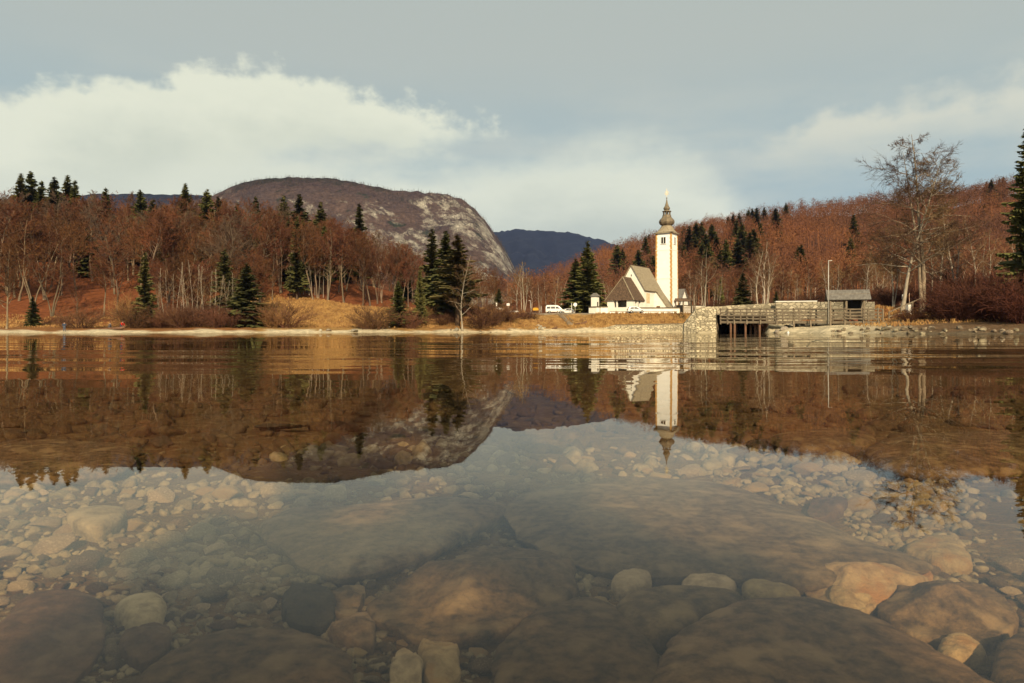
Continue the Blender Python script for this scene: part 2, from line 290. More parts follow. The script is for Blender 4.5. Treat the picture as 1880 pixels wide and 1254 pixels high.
def make_ground():
    pxs = np.concatenate([np.arange(-900, -60, 40), np.arange(-60, 1960, 6), np.arange(1960, 3201, 40)]).astype(float)
    pxs = np.unique(np.concatenate([pxs, [1262, 1281, 1314, 1322, 1392, 1412]]))
    Ys = np.concatenate([np.arange(42, 76, 3), np.arange(76, 190, 1.0), np.arange(190, 320, 3.0), np.arange(320, 1001, 14.0)])
    V = np.zeros((len(pxs), len(Ys), 3)); C = np.ones((len(pxs), len(Ys), 4)); rng = np.random.RandomState(3)
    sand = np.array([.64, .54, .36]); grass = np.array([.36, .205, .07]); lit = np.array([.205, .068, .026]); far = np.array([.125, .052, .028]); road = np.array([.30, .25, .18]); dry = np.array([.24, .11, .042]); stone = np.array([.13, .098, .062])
    for i, px in enumerate(pxs):
        z = gz_px(px, Ys); X = (px - CX) / F0 * Ys
        flat = np.clip((Ys - 175) / 40, 0, 1) if px > 940 else np.ones_like(Ys)
        zz = z + relief(X, Ys) * flat * np.clip((z - 0.2), 0, 1)
        V[i, :, 0] = X; V[i, :, 1] = Ys; V[i, :, 2] = zz
        nz = np.sin(X * .9 + np.sin(Ys * .7) * 2) * .25 + np.sin(X * .33 + Ys * .21) * .3
        kx = min(1, max(0, (px - 1560) / 130))
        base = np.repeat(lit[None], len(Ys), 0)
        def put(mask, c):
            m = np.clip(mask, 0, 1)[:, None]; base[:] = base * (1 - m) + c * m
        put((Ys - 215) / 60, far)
        if 430 < px < 960: put(np.clip((px - 430) / 40, 0, 1) * np.clip((183 - Ys + nz * 6) / 4, 0, 1), grass if px < 790 else grass * .55 + dry * .45)
        if px <= 470: put(np.clip((146 - Ys + nz * 6) / 4, 0, 1) * .8, grass * .5 + lit * .5)
        if 940 <= px < 1300: put(np.clip((192 - Ys) / 5, 0, 1), grass)
        if px >= 1300: put(np.clip((240 - Ys) / 60, 0, 1) * .7, dry)
        if 965 < px < 1330: put(np.clip(1 - np.abs(Ys - 168.6) / 3.4, 0, 1) * 3 * np.clip((z - 4.3) * 6, 0, 1), road)
        if px >= 1395: put(np.clip((2.0 - z + nz) * 2, 0, 1), (sand * (1 - kx) + (stone * .7 + dry * .3) * kx))
        top = .95 if 990 < px < 1256 else .62
        put(np.clip((top - z + nz * .6) * 4, 0, 1), sand * (1 - kx) + stone * kx)
        put(np.clip((-.02 - z) * 6, 0, 1), np.array([.16, .13, .08]))
        C[i, :, :3] = base
    n, m = len(pxs), len(Ys); ij = np.arange(n * m).reshape(n, m)
    Q = np.stack([ij[:-1, :-1], ij[1:, :-1], ij[1:, 1:], ij[:-1, 1:]], -1).reshape(-1, 4)
    mt = bpy.data.materials.new('ground'); mt.use_nodes = True; nt = mt.node_tree; N = nt.nodes; L = nt.links; b = N['Principled BSDF']
    b.inputs['Roughness'].default_value = .95; b.inputs['Specular IOR Level'].default_value = .1
    at_ = N.new('ShaderNodeVertexColor'); at_.layer_name = 'soil'
    tc = N.new('ShaderNodeTexCoord'); no = N.new('ShaderNodeTexNoise'); no.inputs['Scale'].default_value = .9; no.inputs['Detail'].default_value = 9; no.inputs['Roughness'].default_value = .68; L.new(tc.outputs['Object'], no.inputs['Vector'])
    mr = N.new('ShaderNodeMapRange'); mr.inputs[1].default_value = .3; mr.inputs[2].default_value = .7; mr.inputs[3].default_value = .45; mr.inputs[4].default_value = 1.35; L.new(no.outputs[0], mr.inputs[0])
    mu = N.new('ShaderNodeMix'); mu.data_type = 'RGBA'; mu.blend_type = 'MULTIPLY'; mu.inputs[0].default_value = 1; L.new(at_.outputs[0], mu.inputs[6]); L.new(mr.outputs[0], mu.inputs[7]); L.new(mu.outputs[2], b.inputs['Base Color'])
    n2 = N.new('ShaderNodeTexNoise'); n2.inputs['Scale'].default_value = 5; n2.inputs['Detail'].default_value = 6; L.new(tc.outputs['Object'], n2.inputs['Vector'])
    bp = N.new('ShaderNodeBump'); bp.inputs['Strength'].default_value = .9; bp.inputs['Distance'].default_value = .3; L.new(n2.outputs[0], bp.inputs['Height']); L.new(bp.outputs[0], b.inputs['Normal'])
    me = np_mesh('ground', V.reshape(-1, 3), Q, mt, True)
    ca = me.color_attributes.new('soil', 'FLOAT_COLOR', 'POINT'); ca.data.foreach_set('color', C.reshape(-1).astype(np.float32))
    tag(link_mesh('ground', me), kind='structure')
make_ground()

# ------------------------------------------------------------------ lake bed (from the bank behind the camera to deep water)
def bed_z(X, Y):
    D = math.hypot(X * 0.7, Y) if Y > 0 else max(0.0, Y + 1.0)
    z = float(np.interp(D, [0, 1.2, 2.2, 3.2, 5, 9, 16, 30, 60, 120], [-.20, -.235, -.25, -.27, -.34, -.46, -.8, -1.6, -2.8, -4]))
    if Y < -1: z = min(2.2, z + (-1 - Y) * .16)
    k = min(1.0, 0.35 + D * .12)
    return z + k * (.035 * mnoise.noise((X * .8, Y * .8, 2.0)) + .018 * mnoise.noise((X * 2.7, Y * 2.7, 5.0)))
def make_bed():
    us = np.linspace(-2.6, 2.6, 150); Ds = np.concatenate([np.linspace(-40, -1, 22), np.linspace(-.6, 4, 80), np.geomspace(4.1, 124, 90)])
    V = []
    for D in Ds:
        for u in us:
            X = math.copysign(abs(u) ** 1.3, u) * max(1.4, abs(D) * .62 + .7)
            V.append((X, D, bed_z(X, D)))
    n, m = len(Ds), len(us); ij = np.arange(n * m).reshape(n, m)
    Q = np.stack([ij[:-1, :-1], ij[:-1, 1:], ij[1:, 1:], ij[1:, :-1]], -1).reshape(-1, 4)
    mt = mat('silt', (.155, .092, .038), (.07, .042, .019), 2.2, .95, .7, 40, col3=(.19, .14, .08), cscale=5)
    tag(link_mesh('lake_bed', np_mesh('lake_bed', np.array(V), Q, mt, True)), kind='structure')
make_bed()

# ------------------------------------------------------------------ water
def make_water():
    mt = bpy.data.materials.new('water'); mt.use_nodes = True; nt = mt.node_tree; N = nt.nodes; L = nt.links; N.clear()
    g = N.new('ShaderNodeNewGeometry')
    sp = N.new('ShaderNodeSeparateXYZ'); L.new(g.outputs['Position'], sp.inputs[0])
    ln = N.new('ShaderNodeVectorMath'); ln.operation = 'LENGTH'; L.new(g.outputs['Position'], ln.inputs[0])
    def waves(sx, sy, rot, detail, off):
        mp = N.new('ShaderNodeMapping'); mp.inputs['Scale'].default_value = (sx, sy, 1); mp.inputs['Rotation'].default_value = (0, 0, rot); mp.inputs['Location'].default_value = (off, off * .7, off)
        L.new(g.outputs['Position'], mp.inputs[0])
        n = N.new('ShaderNodeTexNoise'); n.inputs['Scale'].default_value = 1; n.inputs['Detail'].default_value = detail; L.new(mp.outputs[0], n.inputs['Vector'])
        s = N.new('ShaderNodeVectorMath'); s.operation = 'SUBTRACT'; s.inputs[1].default_value = (.5, .5, .5); L.new(n.outputs['Color'], s.inputs[0])
        return s.outputs[0]
    def ramp(pts):                                      # ripples stand where the breeze touches the lake, the cove in front is calm
        r = N.new('ShaderNodeValToRGB'); r.color_ramp.interpolation = 'EASE'
        d = N.new('ShaderNodeMath'); d.operation = 'DIVIDE'; d.inputs[1].default_value = 40; d.use_clamp = True; L.new(ln.outputs['Value'], d.inputs[0]); L.new(d.outputs[0], r.inputs[0])
        e = r.color_ramp.elements
        while len(e) < len(pts): e.new(.5)
        for q, (x, v) in zip(e, pts): q.position = x / 40; q.color = (v, v, v, 1)
        return r.outputs[0]
    def scl(v, f, k):
        a = N.new('ShaderNodeVectorMath'); a.operation = 'MULTIPLY'; a.inputs[1].default_value = k; L.new(v, a.inputs[0])
        s = N.new('ShaderNodeVectorMath'); s.operation = 'SCALE'; L.new(a.outputs[0], s.inputs[0]); L.new(f, s.inputs['Scale'])
        return s.outputs[0]
    a = scl(waves(.13, .80, .03, 1.5, 3.1), ramp([(0, .06), (5, .09), (7.2, .30), (9, .75), (13, 1), (40, 1)]), (.042, .110, 0))
    b = scl(waves(.42, 3.2, -.04, 2.5, 8.0), ramp([(0, .10), (4.5, .14), (7, .35), (11, .8), (40, 1)]), (.016, .052, 0))
    c = scl(waves(3.5, 6.0, .3, 2, 1.0), ramp([(0, .25), (4, .3), (8, .5), (20, 1), (40, 1)]), (.008, .012, 0))
    s1 = N.new('ShaderNodeVectorMath'); s1.operation = 'ADD'; L.new(a, s1.inputs[0]); L.new(b, s1.inputs[1])
    s2 = N.new('ShaderNodeVectorMath'); s2.operation = 'ADD'; L.new(s1.outputs[0], s2.inputs[0]); L.new(c, s2.inputs[1])
    s3 = N.new('ShaderNodeVectorMath'); s3.operation = 'ADD'; L.new(s2.outputs[0], s3.inputs[0]); s3.inputs[1].default_value = (0, 0, 1)
    nn = N.new('ShaderNodeVectorMath'); nn.operation = 'NORMALIZE'; L.new(s3.outputs[0], nn.inputs[0])
    fr = N.new('ShaderNodeFresnel'); L.new(nn.outputs[0], fr.inputs['Normal'])
    ior = N.new('ShaderNodeMapRange'); ior.inputs[3].default_value = 1.30; ior.inputs[4].default_value = 1 / 1.30; L.new(g.outputs['Backfacing'], ior.inputs[0]); L.new(ior.outputs[0], fr.inputs['IOR'])   # the sheet does not bend light, so it must not trap it from below
    gl = N.new('ShaderNodeBsdfGlossy'); gl.inputs['Roughness'].default_value = 0.0; gl.inputs['Color'].default_value = (.92, .91, .88, 1); L.new(nn.outputs[0], gl.inputs['Normal'])
    tr = N.new('ShaderNodeBsdfTransparent'); tr.inputs['Color'].default_value = (.87, .775, .615, 1)
    mx = N.new('ShaderNodeMixShader'); L.new(fr.outputs[0], mx.inputs[0]); L.new(tr.outputs[0], mx.inputs[1]); L.new(gl.outputs[0], mx.inputs[2])
    out = N.new('ShaderNodeOutputMaterial'); L.new(mx.outputs[0], out.inputs[0])
    me = np_mesh('lake', [(-330, -9, 0), (330, -9, 0), (330, 175, 0), (-330, 175, 0)], [(0, 1, 2, 3)], mt)
    tag(link_mesh('lake', me), kind='structure')
make_water()

# ------------------------------------------------------------------ mountains
def ridge_mesh(name, crest, Yc, Y0, Yb, mtl, nx, ny, amp, seed, zbase=0.0, shape=None):
    cx = np.array([c[0] for c in crest], float); cyv = np.array([c[1] for c in crest], float)
    pxs = np.linspace(cx[0], cx[-1], nx); top = CAMZ + (HZ - np.interp(pxs, cx, cyv)) / F0 * Yc
    V = []
    ss = np.concatenate([np.linspace(0, 1, ny), np.linspace(1.06, 1.9, ny // 5)])
    for i, px in enumerate(pxs):
        for s in ss:
            if s <= 1: Y = Y0 + (Yc - Y0) * s; k = shape(s, px) if shape else s
            else: Y = Yc + (Yb - Yc) * (s - 1); k = max(0, 1 - (s - 1) * .9)
            X = (px - CX) / F0 * Y
            env = math.sin(math.pi * min(s, 1)) if s <= 1 else .4
            p = Vector((X / 160, Y / 160, seed))
            dz = amp * (mnoise.fractal(p, .9, 2.1, 6) * env + .14 * mnoise.noise(p * 9) + .12 * mnoise.noise(p * 3.3))
            dy = amp * 1.2 * mnoise.noise((X / 70, s * 4, seed + 9)) * env
            V.append((X, Y + dy, zbase + (top[i] - zbase) * k + dz))
    n, m = nx, len(ss); ij = np.arange(n * m).reshape(n, m)
    Q = np.stack([ij[:-1, :-1], ij[1:, :-1], ij[1:, 1:], ij[:-1, 1:]], -1).reshape(-1, 4)
    V = np.array(V)
    tag(link_mesh(name, np_mesh(name, V, Q, mtl, True)), kind='structure')
    return V.reshape(n, m, 3)
def cliff_mat():
    mt = bpy.data.materials.new('cliff'); mt.use_nodes = True; nt = mt.node_tree; N = nt.nodes; L = nt.links; b = N['Principled BSDF']; b.inputs['Roughness'].default_value = .95; b.inputs['Specular IOR Level'].default_value = .05
    tc = N.new('ShaderNodeTexCoord')
    def noise(scale, stretch, detail=8, rough=.6):
        mp = N.new('ShaderNodeMapping'); mp.inputs['Scale'].default_value = stretch; L.new(tc.outputs['Object'], mp.inputs[0])
        n = N.new('ShaderNodeTexNoise'); n.inputs['Scale'].default_value = scale; n.inputs['Detail'].default_value = detail; n.inputs['Roughness'].default_value = rough; L.new(mp.outputs[0], n.inputs['Vector']); return n.outputs[0]
    def streak(scale, ang, sc3, detail=8, rough=.7):       # ledges running down to the right
        mp = N.new('ShaderNodeMapping'); mp.vector_type = 'TEXTURE'; mp.inputs['Rotation'].default_value = (0, ang, 0); mp.inputs['Scale'].default_value = sc3; L.new(tc.outputs['Object'], mp.inputs[0])
        n = N.new('ShaderNodeTexNoise'); n.inputs['Scale'].default_value = scale; n.inputs['Detail'].default_value = detail; n.inputs['Roughness'].default_value = rough; L.new(mp.outputs[0], n.inputs['Vector']); return n.outputs[0]
    def rng(v, lo, hi, a=0, c=1):
        r = N.new('ShaderNodeMapRange'); r.inputs[1].default_value = lo; r.inputs[2].default_value = hi; r.inputs[3].default_value = a; r.inputs[4].default_value = c; L.new(v, r.inputs[0]); return r.outputs[0]
    def mix(f, a, c, mode='MIX'):
        n = N.new('ShaderNodeMix'); n.data_type = 'RGBA'; n.blend_type = mode; L.new(f, n.inputs[0]) if not isinstance(f, float) else setattr(n.inputs[0], 'default_value', f)
        for i, x in ((6, a), (7, c)):
            if isinstance(x, tuple): n.inputs[i].default_value = (*x, 1)
            else: L.new(x, n.inputs[i])
        return n.outputs[2]
    wood = mix(rng(noise(.012, (1, 1, 1)), .35, .65), (.072, .053, .050), (.11, .073, .058))
    wood = mix(rng(noise(.02, (1, .5, 1.5), 6), .60, .68), wood, (.035, .04, .028))
    crown = N.new('ShaderNodeMath'); crown.operation = 'ADD'; L.new(noise(.012, (1, 1, 1), 7, .7), crown.inputs[0]); spz = N.new('ShaderNodeSeparateXYZ'); L.new(tc.outputs['Object'], spz.inputs[0]); L.new(rng(spz.outputs[2], 270, 355, -.28, .12), crown.inputs[1])
    wood = mix(rng(crown.outputs[0], .48, .56), wood, (.042, .036, .028))
    rockc = mix(rng(noise(.05, (1.3, .6, .5)), .35, .65), (.40, .365, .295), (.22, .19, .155))
    sp0 = N.new('ShaderNodeSeparateXYZ'); L.new(tc.outputs['Object'], sp0.inputs[0])
    bias = rng(sp0.outputs[0], -380, -60, -.045, .062)
    ms = N.new('ShaderNodeMath'); ms.operation = 'ADD'; L.new(streak(.0095, .75, (1.7, 1.6, .9), 10, .68), ms.inputs[0]); L.new(bias, ms.inputs[1])
    m1 = rng(ms.outputs[0], .515, .575)
    mlt = N.new('ShaderNodeMath'); mlt.operation = 'MULTIPLY'; L.new(m1, mlt.inputs[0]); L.new(rng(streak(.045, .85, (2.8, 2, .8), 8, .72), .44, .54), mlt.inputs[1])
    sp = N.new('ShaderNodeSeparateXYZ'); L.new(tc.outputs['Object'], sp.inputs[0])
    m2 = N.new('ShaderNodeMath'); m2.operation = 'MULTIPLY'; L.new(mlt.outputs[0], m2.inputs[0]); L.new(rng(sp.outputs[2], 345, 290), m2.inputs[1])
    col = mix(m2.outputs[0], wood, rockc)
    col = mix(1.0, col, rng(noise(.11, (1, 1, 1), 8, .8), .3, .7, .30, 1.6), 'MULTIPLY')
    L.new(col, b.inputs['Base Color'])
    bp = N.new('ShaderNodeBump'); bp.inputs['Strength'].default_value = 1; bp.inputs['Distance'].default_value = 9; L.new(streak(.05, .85, (2.2, 1, .8), 9, .75), bp.inputs['Height']); L.new(bp.outputs[0], b.inputs['Normal'])
    return mt
CREST = [(150, 420), (250, 385), (330, 372), (385, 362), (405, 353), (430, 341), (460, 331), (500, 326), (560, 325), (610, 328), (650, 333), (685, 343), (720, 349), (770, 352), (810, 355), (845, 365), (870, 381), (890, 403), (905, 425), (918, 446), (930, 466), (940, 484), (947, 498), (951, 520), (954, 560), (957, 604)]
MT = ridge_mesh('mountain', CREST, 1600, 1000, 2300, cliff_mat(), 330, 120, 26, 4.0, shape=lambda s, px: .02 + .98 * (s ** 1.25 if px < 800 else s ** (1.25 - .5 * min(1, (px - 800) / 120))))
dk = mat('forest_painted_shade', (.010, .013, .022), (.006, .008, .014), .02, .95, .8, .12)  # forest colour darkened and blued, with cloud shadow painted into it
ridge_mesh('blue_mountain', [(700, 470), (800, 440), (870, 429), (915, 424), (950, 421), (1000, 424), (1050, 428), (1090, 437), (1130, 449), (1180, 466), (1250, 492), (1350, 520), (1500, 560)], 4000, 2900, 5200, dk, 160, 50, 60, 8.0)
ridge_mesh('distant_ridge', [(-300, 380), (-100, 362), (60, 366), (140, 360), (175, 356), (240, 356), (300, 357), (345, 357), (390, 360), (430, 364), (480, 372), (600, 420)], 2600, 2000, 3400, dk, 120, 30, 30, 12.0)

# ------------------------------------------------------------------ air
def make_haze():
    mt = bpy.data.materials.new('haze'); mt.use_nodes = True; nt = mt.node_tree; N = nt.nodes; N.clear()
    v = N.new('ShaderNodeVolumePrincipled'); v.inputs['Color'].default_value = (.26, .42, 1.0, 1); v.inputs['Density'].default_value = HAZE; v.inputs['Anisotropy'].default_value = 0.0
    o = N.new('ShaderNodeOutputMaterial'); nt.links.new(v.outputs[0], o.inputs['Volume'])
    tag(MB().box(-4200, -70, -6, 4200, 5400, 760).build('haze', mt), kind='stuff')
HAZE = 3e-5
if HAZE: make_haze()

# ------------------------------------------------------------------ church
plaster = mat('plaster', (.88, .855, .77), (.79, .755, .65), .6, .9, .15, 6)
white_plaster = mat('white_plaster', (.93, .92, .87), (.88, .865, .80), .7, .9, .15, 6)
ochre = mat('ochre_paint', (.62, .36, .12), (.50, .29, .10), 1.5, .9)
shingle = striped(mat('shingle', (.50, .42, .28), (.31, .25, .165), 2.4, .9, .5, 9), 2.2, 'Z', .45, .6, 2.0)
dark_shingle = striped(mat('dark_shingle', (.24, .155, .095), (.085, .055, .04), 3.2, .9, .8, 9), 2.2, 'Z', .5, .8, 2.5)
grey_shingle = striped(mat('grey_shingle', (.27, .25, .22), (.17, .155, .135), 2.0, .85, .5, 9), 1.6, 'X', .5, .6, 1.0)
copper = mat('weathered_metal', (.24, .19, .12), (.15, .115, .075), 1.5, .6, .3, 8, metal=.2)
dark = mat('dark_opening', (.02, .017, .014), (.012, .01, .009), 2)
wood = striped(mat('old_wood', (.31, .245, .165), (.18, .14, .095), 2.0, .85, .4, 18, stretch=(1, 1, .4)), 3, 'X', .25, .3, 3)
wet_wood = mat('pile_wood', (.20, .10, .055), (.11, .06, .035), 3, .8, .4, 14)
brown_door = mat('door_paint', (.22, .12, .06), (.15, .08, .04), 3, .8)
coping = mat('coping_stone', (.21, .175, .125), (.14, .115, .08), 1.5, .9, .4)
gold = mat('gilding', (.80, .76, .62), (.7, .65, .5), 5, .5)
steel = mat('painted_steel', (.52, .50, .45), (.42, .40, .36), 3, .5, metal=.3)

th = math.radians(35); NS = Vector((math.cos(th), -math.sin(th), 0)); NB = Vector((math.sin(th), math.cos(th), 0))   # along the gable, and back along the ridge
CO = at(1183, 570, 176); CO.z = 4.9
def slab_roof(mb, pts, t=.18):
    pts = [Vector(p) for p in pts]; n = (pts[1] - pts[0]).cross(pts[2] - pts[0]).normalized()
    if n.z < 0: n = -n
    mb.prism(pts, n * t)
def church():
    root = empty('church', CO, -th, 'small white church nave with steep shingled roof and open porch beside the bell tower', 'church')
    # local frame: +x along the gable to the right, +y back along the ridge
    W, Ln, e, r = 7.3, 10.8, 6.3, 12.4
    MB().prism([(-W, 0, -.6), (0, 0, -.6), (0, 0, e), (-W / 2, 0, r), (-W, 0, e)], (0, Ln, 0)).build('wall', plaster, root)
    m = MB(); o = .35; k = (r - e) / (W / 2)
    slab_roof(m, [(-W / 2, -o, r), (-W / 2, Ln + .2, r), (o, Ln + .2, e - o * k), (o, -o, e - o * k)], .2)
    slab_roof(m, [(-W / 2, -o, r), (-W / 2, Ln + .2, r), (-W - o, Ln + .2, e - o * k), (-W - o, -o, e - o * k)], .2)
    rf = m.build('roof', shingle, root)
    MB().bar((-W / 2, -o - .02, r + .2), (-W / 2, Ln + .22, r + .2), .34, .14).build('ridge_cap', dark_shingle, rf)
    MB().box(.003, 1.2, 2.6, .035, 3.4, 5.2).build('wall_painting', mat('faded_fresco', (.62, .47, .28), (.74, .63, .42), 1.6, .9), root)
    MB().box(-W / 2 - .12, -.03, 9.6, -W / 2 + .12, -.004, 10.1).build('vent', dark, root)
    # lean-to at the back right
    a0, b0, b1, wl = .002, 6.8, 10.2, 3.3
    lo = e - wl * k * .80
    MB().prism([(a0, b0, -.6), (wl, b0, -.6), (wl, b0, lo), (a0, b0, e - .25)], (0, b1 - b0, 0)).build('side_chapel', plaster, root)
    m = MB(); slab_roof(m, [(.33, b0 - .3, e - .28 - .0), (.33, b1 + .3, e - .28), (wl + .4, b1 + .3, lo - .42), (wl + .4, b0 - .3, lo - .42)], .2)
    m.build('side_roof', shingle, root)
    d = MB().box(.55, b0 - .05, .0, 1.35, b0 - .004, 1.9).build('door', brown_door, root)
    f = MB().box(.45, b0 - .08, .0, .55, b0 - .003, 2.0); f.box(1.35, b0 - .08, 0, 1.45, b0 - .003, 2.0); f.box(.45, b0 - .08, 1.9, 1.45, b0 - .003, 2.0); f.build('door_frame', coping, d)
    # porch: parapet, pillars, hipped roof
    x0, x1, y0, y1 = -W, -.12, -6.6, -.05; ew = 3.35
    p = MB()
    p.box(x0, y0, -.8, x1, y0 + .55, 1.35)                                     # front parapet
    p.box(x1 - .55, y0 + .55, -.8, x1, y1, 1.35); p.box(x0, y0 + .55, -.8, x0 + .55, y1, 1.35)
    p.build('parapet', plaster, root)
    for (ax, ay, bx, by) in ((x0 + .02, y0 + .02, x0 + 1.9, y0 + .53), (x1 - 1.75, y0 + .02, x1 - .02, y0 + .53), (x1 - .53, y0 + .55, x1 - .02, y0 + 1.3), (x1 - .53, -4.1, x1 - .02, -3.2), (x1 - .53, -1.9, x1 - .02, y1), (x0 + .02, y0 + .55, x0 + .53, y0 + 1.6), (x0 + .02, -2.2, x0 + .53, y1), (-4.75, y0 + .05, -4.45, y0 + .45)):
        MB().box(ax, ay, 1.35, bx, by, ew).build('pillar', plaster, root)
    MB().box(x0 + .02, y0 + .02, ew, x1 - .02, y1, ew + .2).build('ceiling_beam', wood, root)
    m = MB(); o = .45; zr = 9.2; ze = ew + .0; xm = (x0 + x1) / 2; yr = y0 + 1.5; za = ze - .25
    A, B, C_, D_ = (x0 - o, y0 - o, za), (x1 + o, y0 - o, za), (x1 + o, y1, za), (x0 - o, y1, za)
    R0, R1 = (xm, yr, zr), (xm, y1, zr)
    mm = MB().add([A, B, C_, D_, R0, R1], [(0, 1, 4), (1, 2, 5, 4), (3, 0, 4, 5), (2, 3, 5), (0, 3, 2, 1)])
    prf = mm.build('porch_roof', dark_shingle, root)
    c = MB()
    for P in (A, B): c.bar(P, R0, .22, .12)
    c.bar(R0, R1, .24, .14); c.build('hip_cap', shingle, prf)
church()
def tower():
    Y = 192.0; c0 = at(1233, 570, Y); S = 4.85; zb = 4.8; ze = at(0, 426.5, Y).z - zb
    root = empty('bell_tower', (c0.x, c0.y, zb), -th, 'tall white square bell tower with ochre corner stones and onion dome', 'bell tower')
    t = .12                                                                     # slight batter
    def ring(i, z): return [(-S + i, i, z), (-i, i, z), (-i, S - i, z), (-S + i, S - i, z)]
    vs = ring(-.06, -1) + ring(t, ze); MB().add(vs, [(3, 2, 1, 0), (4, 5, 6, 7)] + [(i, (i + 1) % 4, 4 + (i + 1) % 4, 4 + i) for i in range(4)]).build('wall', white_plaster, root)
    n = 40; qs = [MB() for _ in range(4)]
    for i in range(n):
        z0, z1 = ze * i / n, ze * (i + 1) / n; ins = -.05 + (t + .05) * (i + .5) / n; a = .48 if i % 2 else .36; b = .36 if i % 2 else .48
        for q, (cx_, cy_, sx, sy) in zip(qs, ((0 - ins, 0 + ins, -1, 1), (-S + ins, ins, 1, 1), (-ins, S - ins, -1, -1), (-S + ins, S - ins, 1, -1))):
            xs = sorted((cx_ - sx * .035, cx_ + sx * a)); ys = sorted((cy_ - sy * .035, cy_ + sy * b)); q.box(xs[0], ys[0], z0, xs[1], ys[1], z1 - .004)
    for q in qs: q.build('corner_stones', ochre, root)
    for zz in (ze * .44, ze * .79):
        i = -.05 + (t + .05) * zz / ze - .07
        MB().prism([(-S + i, i, zz), (-i, i, zz), (-i, S - i, zz), (-S + i, S - i, zz)], (0, 0, .12)).build('string_course', plaster, root)
    i = -.35
    MB().prism([(-S + i, i, ze - .02), (-i, i, ze - .02), (-i, S - i, ze - .02), (-S + i, S - i, ze - .02)], (0, 0, .28)).build('cornice', coping, root)
    zw = ze - 2.9                                                               # twin belfry openings on the front and on the right face
    for face in (0, 1):
        f = MB(); d = MB(); cxm = -S / 2; wv = t - .01
        def bx(mb, u0, u1, z0, z1, p0, p1):
            if face == 0: mb.box(u0, p0, z0, u1, p1, z1)
            else: mb.box(-p1, -u1 - 0, z0, -p0, -u0, z1)
        wi = .06
        bx(f, cxm - .80, cxm - .66, zw - .1, zw + 1.85, wi - .12, wi + .3); bx(f, cxm + .66, cxm + .80, zw - .1, zw + 1.85, wi - .12, wi + .3); bx(f, cxm - .07, cxm + .07, zw, zw + 1.72, wi - .12, wi + .3)
        bx(f, cxm - .66, cxm + .66, zw + 1.72, zw + 1.85, wi - .12, wi + .3); bx(f, cxm - .9, cxm + .9, zw - .22, zw - .1, wi - .18, wi + .3)
        wnd = f.build('window_frame', white_plaster, root)
        bx(d, cxm - .66, cxm + .66, zw - .1, zw + 1.72, wi - .03, wi + .2); d.build('louvre', dark, wnd)
    for z in (2.0, 3.3): MB().box(.0, 1.9, z, .09, 2.5, z + .55).build('small_window', dark, root)
    cxy = (-S / 2, S / 2, 0)
    H = lambda py: at(0, py, Y).z - zb
    wpx = Y / F0
    # flared skirt roof: square at the eave turning to an octagon at the neck
    prof = [(3.55, H(427)), (3.40, H(426)), (2.75, H(422.5)), (2.2, H(419)), (1.85, H(415.5)), (1.62, H(412.5))]
    ms = MB(); rings = []
    for j, (rr, z) in enumerate(prof):
        f = j / (len(prof) - 1); pts = []
        for k in range(24):
            a = 2 * math.pi * k / 24 + math.pi / 24
            ca, sa = math.cos(a), math.sin(a); sq = 1 / max(abs(ca), abs(sa)); oc = 1.0
            m_ = (sq * .80 * (1 - f) + oc * f); pts.append((cxy[0] + rr * m_ * ca, cxy[1] + rr * m_ * sa, z))
        rings += pts
    fs = [(j * 24 + k, j * 24 + (k + 1) % 24, (j + 1) * 24 + (k + 1) % 24, (j + 1) * 24 + k) for j in range(len(prof) - 1) for k in range(24)] + [tuple(range(23, -1, -1))]
    ms.add(rings, fs); ms.build('skirt_roof', shingle, root)
    dome = [(1.62, H(413)), (1.45, H(412.2)), (1.45, H(411)), (1.95, H(408.5)), (2.22, H(405)), (2.15, H(401.5)), (1.75, H(398.2)), (1.35, H(395.5)), (1.2, H(392.5))]
    MB().lathe(dome, 8, cxy, False, math.pi / 8).build('onion_dome', copper, root)
    lan = MB(); zl0, zl1 = H(392.6), H(384.6)
    lan.lathe([(1.2, zl0), (1.2, zl0 + .22)], 8, cxy, False, math.pi / 8)
    for k in range(8):
        a = 2 * math.pi * k / 8 + math.pi / 8; lan.bar((cxy[0] + .95 * math.cos(a), cxy[1] + .95 * math.sin(a), zl0 + .1), (cxy[0] + .95 * math.cos(a), cxy[1] + .95 * math.sin(a), zl1), .2, .2)
    lt = lan.build('lantern', copper, root); MB().lathe([(.4, zl0), (.4, zl1)], 8, cxy, False).build('lantern_core', dark, lt)
    up = [(1.3, H(385)), (1.3, H(383.8)), (.75, H(383)), (.66, H(382)), (.95, H(379.8)), (.90, H(377.6)), (.58, H(374.4)), (.38, H(370.5)), (.22, H(366)), (.13, H(362.5)), (.05, H(361))]
    MB().lathe(up, 8, cxy, False, math.pi / 8).build('spire', copper, root)
    MB().lathe([(.03, H(361.5)), (.03, H(361)), (.2, H(360)), (.21, H(359.4)), (.04, H(358)), (.03, H(343.5))], 10, cxy).build('finial', copper, root)
    c = MB(); zc = H(350)
    for z_, hw in ((H(353), .55), (H(350), .72), (H(347.5), .5)):
        c.bar((cxy[0] - hw, cxy[1], z_), (cxy[0] + hw, cxy[1], z_), .13, .18)
    c.bar((cxy[0], cxy[1], H(357)), (cxy[0], cxy[1], H(342)), .16, .16)
    for s_ in (-1, 1): c.bar((cxy[0] - .35 * s_, cxy[1], H(352.5)), (cxy[0] + .35 * s_, cxy[1], H(347.5)), .14, .14)
    c.build('cross', gold, root)
tower()

